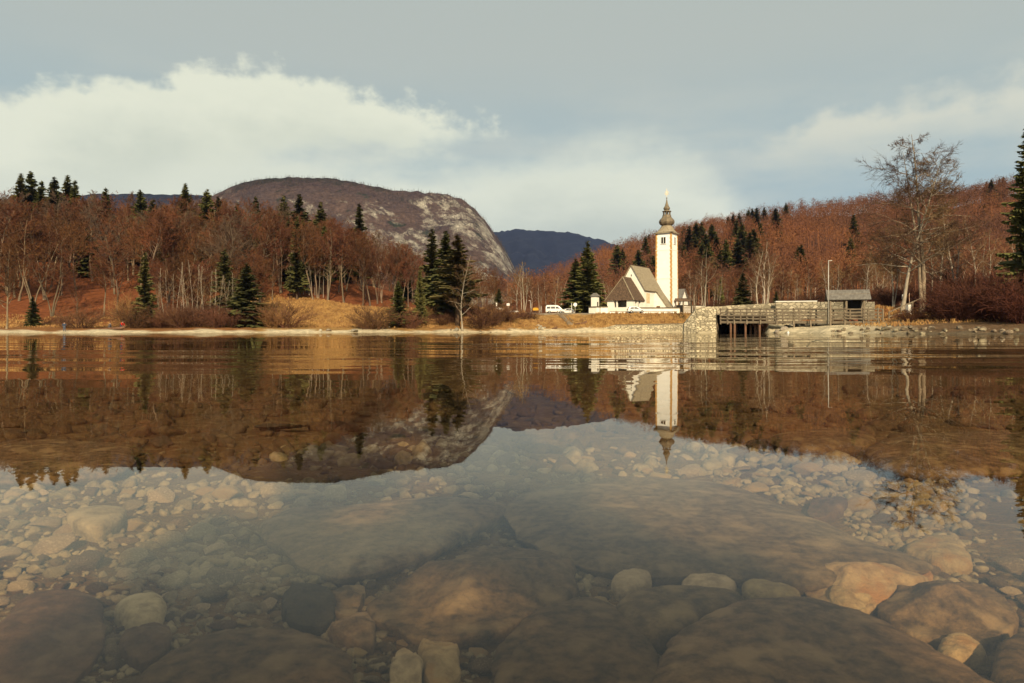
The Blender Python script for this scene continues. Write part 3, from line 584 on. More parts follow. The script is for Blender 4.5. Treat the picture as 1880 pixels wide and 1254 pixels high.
# ------------------------------------------------------------------ walls round the churchyard
def wall_run(name, pts, h, t, label, m=plaster, cat='wall', cap=True, base=.6):
    """pts: world (x, y, z of the foot)"""
    root = empty(name, Vector(pts[0]), 0, label, cat); o = Vector(pts[0]); b = MB(); c = MB()
    for p, q in zip(pts[:-1], pts[1:]):
        p, q = Vector(p) - o, Vector(q) - o; d = (q - p).normalized(); n = Vector((-d.y, d.x, 0)).normalized() * t / 2
        b.prism([p - n - Vector((0, 0, base)), q - n - Vector((0, 0, base)), q - n + Vector((0, 0, h)), p - n + Vector((0, 0, h))], n * 2)
        n2 = n * 1.5
        c.prism([p - n2 + Vector((0, 0, h + .003)), q - n2 + Vector((0, 0, h + .003)), q + Vector((0, 0, h + .3)), p + Vector((0, 0, h + .3))], n2)
        c.prism([p + n2 + Vector((0, 0, h + .003)), q + n2 + Vector((0, 0, h + .003)), q + Vector((0, 0, h + .3)), p + Vector((0, 0, h + .3))], -n2)
    b.build('wall', m, root)
    if cap: c.build('coping', coping, root)
    return root
def G3(px, Y, z=None):
    X = (px - CX) / F0 * Y
    return (X, Y, gz(X, Y) if z is None else z)
wall_run('churchyard_wall', [G3(1098, 177, 4.9), G3(1082, 172.5, 4.8), G3(1095, 171.0, 4.8), G3(1116, 170.4, 4.8)], 1.35, .4, 'low white churchyard wall left of the church porch')
wall_run('churchyard_wall', [G3(1165.5, 170.2, 4.8), G3(1246, 172.5, 4.9), G3(1249, 178, 5)], 1.05, .4, 'long low white churchyard wall behind the parked hatchback')
wall_run('garden_wall', [G3(1100, 186, 5), G3(1121, 184, 5)], 2.0, .4, 'short white wall between the wayside shrine and the porch roof')
wall_run('garden_wall', [G3(1252, 197, 5.2), G3(1294, 197, 5.2)], 2.2, .4, 'white garden wall behind the tree right of the tower')
def guard():
    a, b = Vector(G3(1119, 167.2, 4.62)), Vector(G3(1243, 167.2, 4.62)); root = empty('roadside_barrier', a, 0, 'low white concrete barrier along the road below the church', 'barrier')
    L_ = b.x - a.x; n = 8
    MB().box(0, -.12, .32, L_, .12, .46).build('rail', coping, root)
    for k in range(n): MB().box(L_ * k / n + .05, -.1, -.5, L_ * (k + 1) / n - .05, .1, .317).build('panel', white_plaster, root)
guard()
def shrine():
    p = Vector(G3(1092.5, 175, 4.9)); root = empty('wayside_shrine', p, -th, 'little white wayside shrine with a small grey roof left of the porch', 'shrine')
    MB().box(-.75, -.75, -.6, .75, .75, 4.3).build('wall', plaster, root)
    MB().add([(-1.05, -1.05, 4.2), (1.05, -1.05, 4.2), (1.05, 1.05, 4.2), (-1.05, 1.05, 4.2), (-.5, 0, 5.1), (.5, 0, 5.1)], [(0, 1, 5, 4), (1, 2, 5), (2, 3, 4, 5), (3, 0, 4), (3, 2, 1, 0)]).build('roof', grey_shingle, root)
    MB().box(.752, -.3, 1.6, .77, .3, 2.8).build('niche', dark, root)
shrine()
def gateway():
    p = Vector(G3(1247, 174.5, 4.9)); root = empty('churchyard_gate', p, -.15, 'roofed wooden churchyard gate with picket fence right of the tower', 'gate')
    MB().add([(-1.3, -1.1, 2.9), (3.4, -1.1, 2.9), (3.4, 1.1, 2.9), (-1.3, 1.1, 2.9), (-1.0, 0, 3.75), (3.1, 0, 3.75)], [(0, 1, 5, 4), (1, 2, 5), (2, 3, 4, 5), (3, 0, 4), (3, 2, 1, 0)]).build('roof', dark_shingle, root)
    for x, y in ((-.9, -.5), (1.0, -.5), (3.0, -.5), (-.9, .5), (1.0, .5), (3.0, .5)): MB().box(x - .13, y - .13, -.4, x + .13, y + .13, 2.897).build('post', wood, root)
    MB().box(-.74, -.1, .1, .84, -.04, 2.0).build('gate_leaf', dark, root)
    f = MB()
    for k in range(14): f.box(1.2 + k * .19, -.62, 0, 1.32 + k * .19, -.58, 1.5 + .3 * (k / 14))
    f.box(1.15, -.58, .4, 3.9, -.54, .5); f.box(1.15, -.58, 1.2, 3.9, -.54, 1.3); f.build('picket_fence', wood, root)
gateway()
def house():
    p = Vector(G3(1256, 206, 5.2)); root = empty('house', p, .95, 'house with a grey shingled roof behind the bare tree right of the tower', 'house')
    MB().prism([(-3.2, 0, -.8), (3.2, 0, -.8), (3.2, 0, 3.6), (0, 0, 7.6), (-3.2, 0, 3.6)], (0, 9, 0)).build('wall', plaster, root)
    m = MB(); slab_roof(m, [(0, -.4, 7.65), (0, 9.4, 7.65), (3.7, 9.4, 3.1), (3.7, -.4, 3.1)]); slab_roof(m, [(0, -.4, 7.65), (0, 9.4, 7.65), (-3.7, 9.4, 3.1), (-3.7, -.4, 3.1)]); rf = m.build('roof', grey_shingle, root)
    MB().box(1.2, 4, 5.2, 1.9, 4.7, 8.1).build('chimney', coping, rf)
    for x in (-1.6, 1.2):
        f = MB().box(x, -.05, 1.2, x + .9, -.004, 2.4).build('window', white_plaster, root); MB().box(x + .08, -.07, 1.28, x + .82, -.052, 2.32).build('pane', dark, f)
house()

# ------------------------------------------------------------------ stone walls and bridge
rubble = masonry(mat('rubble_masonry', (.62, .54, .38), (.44, .38, .26), .5, .95, .4, 5), 1.7, (.17, .145, .095), .07)
pale_masonry = masonry(mat('bridge_masonry', (.52, .45, .32), (.36, .31, .21), .5, .95, .4, 5), 1.2, (.22, .185, .125), .05)
def retaining():
    a, b = Vector(G3(1098, 157.2, 0)), Vector(G3(1259, 156.4, 0)); root = empty('retaining_wall', a, 0, 'long low rubble stone retaining wall at the lake edge below the church', 'wall')
    L_ = b.x - a.x
    MB().prism([(0, 0, -1), (L_, -.8, -1), (L_, -.6, 1.95), (4, .1, 1.65), (0, .2, .7)], (0, 1.0, 0)).build('masonry', rubble, root)
    m = MB(); m.prism([(4, -.02, 1.653), (L_, -.72, 1.953), (L_, -.72, 2.08), (4, -.02, 1.78)], (0, 1.1, 0)); m.build('coping', coping, root)
retaining()
BL, BR = Vector(((1322 - CX) / F0 * 117, 117, 0)), Vector(((1614 - CX) / F0 * 100, 100, 0))    # the wooden walkway's two ends
def bridge():
    o = Vector(G3(1276, 118.5, 0)); root = empty('stone_bridge', o, 0, 'old stone road bridge with a pale parapet behind the wooden walkway', 'bridge')
    def P(px, Y, z): return Vector(((px - CX) / F0 * Y, Y, z)) - o
    a = MB(); z1 = 4.25
    f0, f1 = P(1275, 118.5, -1), P(1317, 118, -1)
    t0, t1, t3 = P(1276.5, 119, z1), P(1315, 118.6, z1), P(1317, 127, z1)
    b1, b0, t4 = P(1321, 127, -1), P(1275, 127, -1), P(1276.5, 127, z1)
    a.add([f0, f1, b1, b0, t0, t1, t3, t4], [(0, 1, 5, 4), (1, 2, 6, 5), (2, 3, 7, 6), (3, 0, 4, 7), (4, 5, 6, 7)])
    wv0, wv1 = P(1254, 119.3, -1), P(1279.5, 118.2, -1)
    wg = MB().prism([wv0, wv1, wv1 + Vector((0, .35, 5.2)), wv0 + Vector((.3, .25, 2.6))], (.1, 1.2, 0)); wg.build('wing_wall', rubble, root)
    a.build('abutment', rubble, root)
    q = MB(); pa = [(1277, 121.5, 4.28, 4.62), (1320, 121.2, 4.28, 4.72), (1423, 118.5, 4.6, 5.20)]
    for (p0, p1) in zip(pa[:-1], pa[1:]):
        A, B = P(p0[0], p0[1], p0[2] - .5), P(p1[0], p1[1], p1[2] - .5)
        q.prism([A, B, B + Vector((0, 0, p1[3] - p1[2] + .5)), A + Vector((0, 0, p0[3] - p0[2] + .5))], (.05, .45, 0))
    q.build('low_parapet', pale_masonry, root)
    h = MB(); A, B, C_ = P(1424, 117, 1.0), P(1500, 114, 1.0), P(1606, 107.5, 1.0)
    h.prism([A, B, B + Vector((0, 0, 4.25)), A + Vector((0, 0, 4.30))], (.12, .5, 0)); h.prism([B, C_, C_ + Vector((0, 0, 3.95)), B + Vector((0, 0, 4.2))], (.12, .5, 0)); h.build('parapet', pale_masonry, root)
    c = MB(); up = Vector((0, 0, 4.31)); u2 = Vector((0, -.08, 4.255))
    c.prism([A + up + Vector((0, -.08, 0)), B + u2 + Vector((0, 0, .0)), B + u2 + Vector((.05, .66, 0)), A + up + Vector((.05, .58, 0))], (0, 0, .16)); c.build('coping', plaster, root)
    d = MB(); d.prism([P(1316, 119.5, 3.2), P(1423, 117.6, 3.2), P(1423, 152, 3.6), P(1316, 153, 3.6)], (0, 0, .95)); d.build('deck', pale_masonry, root)
    pr = MB(); pr.prism([P(1408, 118.2, -1.5), P(1426, 117.5, -1.5), P(1426, 140, -1.5), P(1406, 140.5, -1.5)], (0, 0, 4.69)); pr.build('pier', rubble, root)
bridge()
def walkway():
    root = empty('wooden_walkway', BL, 0, 'weathered wooden footbridge with plank railings on piles over the inlet', 'footbridge')
    d = (BR - BL); Lw = d.length; dd = d / Lw; nn = Vector((-dd.y, dd.x, 0))
    if nn.y < 0: nn = -nn
    W = lambda s, off, z: dd * s + nn * off + Vector((0, 0, z))
    zt = lambda s: 4.15 - .50 * s / Lw
    zd = lambda s: 2.0 - .25 * s / Lw
    m = MB(); n = 90
    for k in range(n):
        s0, s1 = Lw * k / n, Lw * (k + 1) / n - .02
        m.prism([W(s0, 0, zd(s0)), W(s1, 0, zd(s1)), W(s1, 2.4, zd(s1)), W(s0, 2.4, zd(s0))], (0, 0, .07))
    m.build('deck', wood, root)
    b = MB()
    for off in (.1, 1.2, 2.3): b.bar(W(0, off, zd(0) - .165), W(Lw, off, zd(Lw) - .165), .24, .32)
    b.build('beam', wood, root)
    pxs = [1323, 1336, 1348, 1371, 1396, 1426, 1457, 1488, 1520, 1551, 1585, 1612]
    def s_at(px):
        t = (px - CX) / F0; return (t * BL.y - BL.x) / (dd.x - t * dd.y)
    S = [max(.1, min(Lw - .1, s_at(p))) for p in pxs]
    for s in S:
        MB().bar(W(s, -.02, zd(s) - .5), W(s, -.02, zt(s) + .12), .2, .2, (1, 0, 0)).build('post', wood, root)
        MB().bar(W(s, 2.45, zd(s) - .5), W(s, 2.45, zt(s) + .0), .2, .2, (1, 0, 0)).build('post', wood, root)
    rnd = random.Random(4)
    for off in (-.15, 2.42):
        for s0, s1 in zip(S[:-1], S[1:]):
            for j, f in enumerate((.97, .70, .46, .22)):
                if rnd.random() < .05 and j: continue
                e = lambda s: zd(s) + (zt(s) - zd(s)) * f + rnd.uniform(-.03, .03)
                MB().bar(W(s0 - .08, off, e(s0)), W(s1 + .08, off, e(s1)), .06, .26 if j else .17).build('rail', wood, root)
    for px, off in ((1341, .15), (1341, 2.2), (1348, .15), (1368, .15), (1368, 2.2), (1381, 1.2), (1381, 2.2), (1394, .15), (1394, 2.2)):
        s = s_at(px); MB().tube([W(s, off, -1.6), W(s, off, zd(s) - .33)], [.19, .17], 9).build('pile', wet_wood, root)
    for s in S[6:]: MB().bar(W(s, .1, gz(*(BL + W(s, .1, 0)).xy) - .5), W(s, .1, zd(s) - .33), .22, .22, (1, 0, 0)).build('pile', wood, root)
walkway()
def pavilion():
    p = at(1556, 560, 104.5); p.z = gz(p.x, p.y); zt = at(0, 533, 104.5).z - p.z; ze = at(0, 551, 103.5).z - p.z; hw = 73 / 2 * 104 / F0
    rz = math.atan2((BR - BL).y, (BR - BL).x)
    root = empty('shelter', p, rz * .4, 'small open wooden shelter with grey shingle roof behind the walkway railing', 'shelter')
    m = MB(); slab_roof(m, [(-hw, 0, zt), (hw, 0, zt), (hw, -1.35, ze), (-hw, -1.35, ze)], .12); slab_roof(m, [(-hw, 0, zt), (hw, 0, zt), (hw, 1.35, ze), (-hw, 1.35, ze)], .12)
    rf = m.build('roof', grey_shingle, root); MB().box(-hw - .02, -.7, (zt + ze) / 2 + .16, hw + .02, -.66, (zt + ze) / 2 + .21).build('batten', wood, rf)
    for x in (-hw + .5, -.3, hw - .9):
        for y in (-1.0, 1.0): MB().box(x - .12, y - .12, -.6, x + .12, y + .12, ze + .25).build('post', wood, root)
    MB().box(-hw + .4, -1.08, ze - .02, hw - .4, -.92, ze + .2).build('beam', wood, root)
    MB().box(-.1, .9, .2, hw - .9, 1.0, ze).build('back_panel', dark, root)
    MB().box(.2, -.3, .0, 1.4, .4, .95).build('counter', mat('rust_board', (.25, .08, .04), (.17, .06, .03), 3), root)
pavilion()
def lamp():
    p = at(1521, 565, 101.5); p.z = 1.75; h = at(0, 478, 101.5).z - p.z
    root = empty('flag_pole', p, 0, 'tall thin pale pole with a short arm at its top beside the shelter', 'pole')
    MB().tube([(0, 0, -.4), (0, 0, h * .6), (0, 0, h)], [.075, .065, .05], 10).build('pole', steel, root)
    MB().bar((-.05, 0, h - .06), (.55, 0, h - .02), .08, .08).build('arm', steel, root)
lamp()

# ------------------------------------------------------------------ vehicles
carwhite = mat('car_paint', (.80, .79, .74), (.76, .75, .70), 2, .3, spec=.5)
glassm = mat('car_glass', (.025, .03, .035), (.015, .018, .02), 2, .1, spec=.6)
rubber = mat('rubber', (.03, .028, .026), None, 5, .9)
silver = mat('wheel_metal', (.45, .44, .42), None, 5, .4, metal=.6)
redl = mat('red_lens', (.35, .03, .02), None, 5, .3); whl = mat('clear_lens', (.7, .7, .66), None, 5, .2)
def vehicle(name, loc, rz, label, cat, L_, W, low, high, win, whz=.33, wx=(.2, .8), group=None):
    """low: side outline of the body below the windows, high: the cabin, win: the glass areas on each side"""
    root = empty(name, loc, rz, label, cat, group)
    b = MB(); n = len(low); rows = []
    for y, k in ((-W / 2, .0), (-W / 2 + .06, .03), (W / 2 - .06, .03), (W / 2, .0)):
        ins = .05 if abs(y) > W / 2 - .03 else 0
        rows += [(x + (ins if x < L_ / 2 else -ins), y, z - (ins if z > .5 else -ins)) for x, z in low]
    b.add(rows, [(j * n + i, j * n + (i + 1) % n, (j + 1) * n + (i + 1) % n, (j + 1) * n + i) for j in range(3) for i in range(n)] + [tuple(range(n)), tuple(3 * n + i for i in range(n))])
    m = len(high); zl = min(z for x, z in high); zh = max(z for x, z in high); rows = []
    for sgn in (-1, 1):
        rows += [(x, sgn * (W / 2 - .05 - .17 * (z - zl) / (zh - zl)), z) for x, z in high]
    b.add(rows, [(i, (i + 1) % m, m + (i + 1) % m, m + i) for i in range(m)] + [tuple(range(m)), tuple(m + i for i in range(m))])
    b.build('body', carwhite, root)
    for sgn in (-1, 1):
        for poly in win:
            MB().prism([(x, sgn * (W / 2 - .045 - .17 * (z - zl) / (zh - zl)), z) for x, z in poly], (0, sgn * .012, 0)).build('window', glassm, root)
    hs = sorted(high, key=lambda q: -q[0]); f0 = max((q for q in high if q[1] < zl + .05), key=lambda q: q[0]); f1 = max((q for q in high if q[1] > zh - .25), key=lambda q: q[0])
    r0 = min((q for q in high if q[1] < zl + .05), key=lambda q: q[0]); r1 = min((q for q in high if q[1] > zh - .25), key=lambda q: q[0])
    for nm, A, B, s in (('windscreen', f0, f1, 1), ('rear_window', r0, r1, -1)):
        a = Vector((A[0], 0, A[1])); c = Vector((B[0], 0, B[1])); a2, c2 = a.lerp(c, .12), a.lerp(c, .9); off = Vector((s * .012, 0, .006))
        MB().prism([a2 + off + Vector((0, -W / 2 + .2, 0)), a2 + off + Vector((0, W / 2 - .2, 0)), c2 + off + Vector((0, W / 2 - .28, 0)), c2 + off + Vector((0, -W / 2 + .28, 0))], (s * .008, 0, .004)).build(nm, glassm, root)
    for fx in wx:
        for sgn in (-1, 1):
            x, y = L_ * fx, sgn * (W / 2 - .10)
            wh = MB().tube([(x, y - .11, whz), (x, y + .13 * 1, whz)], [whz, whz], 20, False).build('wheel', rubber, root)
            MB().tube([(x, y + sgn * .125, whz), (x, y + sgn * .15, whz)], [whz * .62, whz * .5], 12, False).build('rim', silver, wh)
    for sgn in (-1, 1):
        MB().box(L_ - .10, sgn * (W / 2 - .42) - .16, .62, L_ - .015, sgn * (W / 2 - .42) + .16, .8).build('headlight', whl, root)
        MB().box(.0, sgn * (W / 2 - .25) - .1, .75, .05, sgn * (W / 2 - .25) + .1, 1.0).build('tail_light', redl, root)
    return root
vehicle('parked_car', at(1151.5, 574, 167) * 1 + Vector((0, 0, 0)) if False else Vector(((1151.5 - CX) / F0 * 165, 165, 4.62)), 0, 'white hatchback parked on the road in front of the church', 'car', 4.3, 1.78,
        [(0, .35), (.05, .85), (.12, 1.0), (3.15, .98), (4.0, .82), (4.25, .65), (4.3, .35)], [(.12, .98), (.45, 1.38), (.8, 1.5), (2.0, 1.5), (2.5, 1.4), (3.2, .97)],
        [[(.55, 1.0), (.75, 1.36), (1.5, 1.42), (1.5, 1.0)], [(1.58, 1.0), (1.58, 1.42), (2.2, 1.40), (2.85, 1.0)]], .33)
v = vehicle('van', Vector(((1001.5 - CX) / F0 * 172, 172, 4.72)), 0, 'white passenger van with roof rack parked beside the lakeside road', 'van', 4.7, 1.9,
        [(0, .35), (.0, 1.0), (.05, 1.1), (3.7, 1.08), (4.5, .92), (4.68, .7), (4.7, .35)], [(.03, 1.08), (.12, 1.8), (.3, 1.92), (3.0, 1.92), (3.3, 1.82), (4.1, 1.07)],
        [[(.2, 1.12), (.28, 1.72), (1.2, 1.75), (1.2, 1.12)], [(1.28, 1.12), (1.28, 1.75), (2.4, 1.75), (2.4, 1.12)], [(2.48, 1.12), (2.48, 1.75), (3.05, 1.72), (3.7, 1.12)]], .34)
rk = MB()
for y in (-.7, .7): rk.bar((.4, y, 2.06), (2.9, y, 2.06), .05, .05)
for x in (.6, 1.6, 2.6): rk.bar((x, -.75, 2.03), (x, .75, 2.03), .05, .05); rk.bar((x, -.7, 1.9), (x, -.7, 2.05), .05, .05); rk.bar((x, .7, 1.9), (x, .7, 2.05), .05, .05)
rk.build('roof_rack', silver, v)
vehicle('parked_car', Vector(((1052 - CX) / F0 * 178, 177, 4.55)), math.radians(200), 'white car half hidden behind the grass bank left of the shrine', 'car', 4.2, 1.75,
        [(0, .35), (.05, .85), (.12, 1.0), (3.15, .98), (4.0, .82), (4.15, .65), (4.2, .35)], [(.12, .98), (.5, 1.36), (.85, 1.46), (2.0, 1.46), (2.5, 1.36), (3.2, .97)],
        [[(.55, 1.0), (.75, 1.33), (1.5, 1.39), (1.5, 1.0)], [(1.58, 1.0), (1.58, 1.39), (2.2, 1.36), (2.85, 1.0)]], .33)
yel = mat('yellow_tarp', (.62, .33, .03), (.5, .26, .02), 2, .7)
tr = empty('trailer', Vector(((978 - CX) / F0 * 176, 176, 4.9)), 0, 'small yellow covered trailer standing left of the white van', 'trailer')
MB().box(0, -.8, .45, 1.5, .8, .62).build('chassis', rubber, tr); MB().prism([(0, -.8, .623), (1.5, -.8, .623), (1.45, -.8, 1.15), (1.2, -.8, 1.35), (.25, -.8, 1.35), (.05, -.8, 1.15)], (0, 1.6, 0)).build('cover', yel, tr)
for y in (-.85, .85): MB().tube([(.75, y - .09, .3), (.75, y + .09, .3)], [.3, .3], 14, False).build('wheel', rubber, tr)
MB().bar((1.5, 0, .5), (2.4, 0, .42), .08, .08).build('drawbar', silver, tr)

# ------------------------------------------------------------------ signs, poles, small things
def pole(px, Y, ytop, label, name='post', head=None, r=.05, cat='post', m=steel, z=None):
    X = (px - CX) / F0 * Y; z = gz(X, Y) if z is None else z; h = at(0, ytop, Y).z - z; root = empty(name, (X, Y, z), 0, label, cat)
    MB().tube([(0, 0, -.3), (0, 0, h)], [r, r * .8], 8).build('pole', m, root)
    if head == 'arm': MB().bar((-.02, 0, h), (-.5, 0, h + .05), .1, .1).build('lamp_head', steel, root)
    if head == 'disc': MB().tube([(0, -.07, h - .45), (0, -.03, h - .45)], [.48, .48], 20, False).build('sign_disc', carwhite, root)
    if head == 'board': MB().box(-.38, -.09, h - .62, .38, -.055, h).build('sign_board', carwhite, root)
    return root
pole(974, 176, 552, 'thin roadside lamp post left of the yellow trailer', 'lamp_post', 'arm', .07, 'lamp')
pole(994, 175, 562, 'plain grey roadside post left of the white van', 'post', None, .06)
pole(1049.5, 173, 556.5, 'tall thin pole beside the round white sign', 'post', None, .07, m=carwhite)
pole(1056, 173.5, 556, 'round white traffic sign on a post left of the churchyard', 'traffic_sign', 'disc', .06, 'sign')
pole(933, 172, 557, 'small white board on a post at the top of the grassy bank', 'notice_board', 'board', .05, 'sign')
pole(1102, 170.0, 549, 'thin dark pole in front of the white wall left of the porch', 'post', None, .05, m=rubber)
s = pole(1659, 112, 541, 'white sign board with a black chevron pointing right under the bare trees', 'chevron_sign', None, .06, 'sign')
zt = at(0, 541, 112).z - s.location.z
MB().box(-.33, -.11, zt - .75, .33, -.07, zt + .02).build('sign_board', carwhite, s)
MB().prism([(-.14, -.112, zt - .62), (.04, -.112, zt - .62), (.22, -.112, zt - .365), (.04, -.112, zt - .11), (-.14, -.112, zt - .11), (.04, -.112, zt - .365)], (0, -.006, 0)).build('chevron', rubber, s)
pole(1669.5, 113, 538, 'slim orange and white marker post under the bare trees', 'marker_post', None, .05, 'post', mat('marker_paint', (.75, .35, .15), (.7, .6, .5), 1.5, .6, stretch=(.1, .1, 3)))
def pillar_stone(px, Y, ytop, w, label, name='stone_post'):
    X = (px - CX) / F0 * Y; z = gz(X, Y); h = at(0, ytop, Y).z - z; root = empty(name, (X, Y, z), .2, label, 'post')
    MB().prism([(-w / 2, -w / 2, -.3), (w / 2, -w / 2, -.3), (w / 2 * .9, -w / 2 * .9, h), (-w / 2 * .9, -w / 2 * .9, h)], (0, w, 0)).build('shaft', plaster, root)
    MB().box(-w * .6, -w * .6, h + .003, w * .6, w * .62, h + .12).build('cap', coping, root)
pillar_stone(1668, 106, 559, .55, 'pale stone post at the end of the handrail right of the walkway')
pillar_stone(911.5, 171, 556, .38, 'small white stone post on top of the grassy bank')
wall_run('bank_wall', [G3(914, 170.5), G3(925, 170.5)], .7, .3, 'short pale wall on the bank top left of the road', cap=False)
def handrail():
    a, b = Vector(G3(1632, 103)), Vector(G3(1697, 108)); root = empty('handrail', a, 0, 'sloping wooden handrail leading up from the walkway to the bare tree', 'handrail'); d = b - a
    z0, z1 = at(0, 573, 103).z - a.z, at(0, 545, 108).z - a.z
    MB().bar((0, 0, z0), (d.x, d.y, z1), .12, .14).build('rail', wood, root); MB().bar((0, 0, z0 - .7), (d.x * .45, d.y * .45, (z0 + z1) / 2 - 1.2), .12, .14).build('rail', wood, root)
    for f in (0, .33, .66, 1): MB().bar((d.x * f, d.y * f, d.z * f - .5), (d.x * f, d.y * f, z0 + (z1 - z0) * f), .13, .13, (1, 0, 0)).build('post', wood, root)
handrail()
def steps():
    a, b = Vector(G3(1047, 161.0)), Vector(G3(1028, 168)); root = empty('wooden_steps', a, 0, 'narrow wooden steps with a post rail down the grassy bank to the beach', 'steps'); d = b - a; n = 9
    t = MB()
    for k in range(n):
        p = d * (k / n); t.box(p.x - .6, p.y - .2, d.z * k / n - .2, p.x + .6, p.y + .5, d.z * (k + 1) / n)
    t.build('treads', wood, root)
    for sx in (-.65, .65):
        for f in (0, .33, .66, 1): MB().bar((d.x * f + sx, d.y * f, d.z * f - .3), (d.x * f + sx, d.y * f, d.z * f + .9), .1, .1, (1, 0, 0)).build('post', wood, root)
        MB().bar((sx, 0, .85), (d.x + sx, d.y, d.z + .85), .08, .1).build('rail', wood, root)
steps()
def driftwood(px, Y, w, label, seed, stub=True):
    p = Vector(G3(px, Y)); rnd = random.Random(seed); root = empty('driftwood', p, 0, label, 'driftwood'); h = w / 2; m = MB()
    m.tube([(-h, .1, .12), (-h * .4, 0, .2), (h * .2, .1, .22), (h * .8, 0, .3), (h, .05, .5)], [.07, .14, .2, .28, .2], 9); m.build('log', wet_wood, root)
    if stub:
        MB().tube([(h * .35, 0, .3), (h * .32, .1, 1.1), (h * .38, .1, 1.9)], [.09, .06, .03], 6).build('branch', wet_wood, root); MB().tube([(h * .7, .1, .1), (h * .75, .1, .55), (h * .9, 0, .75)], [.4, .36, .18], 9).build('root_stump', wet_wood, root)
driftwood(1066, 160.8, 3.2, 'dark driftwood log with a stump and an upright branch on the grass below the steps', 3)
driftwood(1018, 157.5, 1.2, 'short dark driftwood stump on the beach edge', 5, False)
driftwood(205, 128.5, 5.0, 'long dark log lying on the pale beach near the angler', 7, False)
rb = empty('rowing_boat', Vector(G3(943, 168.5)), .1, 'small white upturned rowing boat on the bank top', 'boat')
mb = MB(); ring = []
for k in range(9):
    x = -1.3 + 2.6 * k / 8; wv = .52 * math.sin(math.pi * (k + .35) / 8.7) ** .6; ring += [(x, -wv, .05), (x, -wv * .8, .3), (x, 0, .42), (x, wv * .8, .3), (x, wv, .05)]
mb.add(ring, [(k * 5 + j, k * 5 + j + 1, (k + 1) * 5 + j + 1, (k + 1) * 5 + j) for k in range(8) for j in range(4)] + [(4, 3, 2, 1, 0), (40, 41, 42, 43, 44)], True); mb.build('hull', carwhite, rb)
MB().bar((-1.25, 0, .44), (1.25, 0, .44), .06, .06).build('keel', wood, rb)

# ------------------------------------------------------------------ people
skin_m = mat('skin', (.42, .26, .18), None, 8, .6); blue_cloth = mat('navy_cloth', (.035, .05, .085), (.05, .07, .11), 6, .9); jeans = mat('denim', (.10, .13, .18), (.07, .09, .13), 6, .9)
red_cloth = mat('red_cloth', (.62, .03, .02), (.5, .02, .015), 6, .8); grey_cloth = mat('grey_cloth', (.10, .10, .115), (.07, .07, .08), 6, .9); hair_m = mat('hair', (.03, .02, .014), None, 20, .7); pale_cloth = mat('pale_cloth', (.4, .36, .3), None, 6, .9)
def skinned(name, V, E, R, m, parent, sub=1, root=0):
    me = bpy.data.meshes.new(name); me.from_pydata(V, E, []); o = bpy.data.objects.new(name, me); COL.objects.link(o)
    md = o.modifiers.new('skin', 'SKIN'); md.use_smooth_shade = True
    for i, r in enumerate(R):
        sv = me.skin_vertices[0].data[i]; sv.radius = (r[0], r[1]) if hasattr(r, '__len__') else (r, r); sv.use_root = (i == root)
    if sub: o.modifiers.new('sub', 'SUBSURF').levels = sub; o.modifiers['sub'].render_levels = sub
    dg = bpy.context.evaluated_depsgraph_get(); new = bpy.data.meshes.new_from_object(o.evaluated_get(dg)); new.materials.clear(); new.materials.append(m)
    bpy.data.objects.remove(o); return link_mesh(name, new, parent)
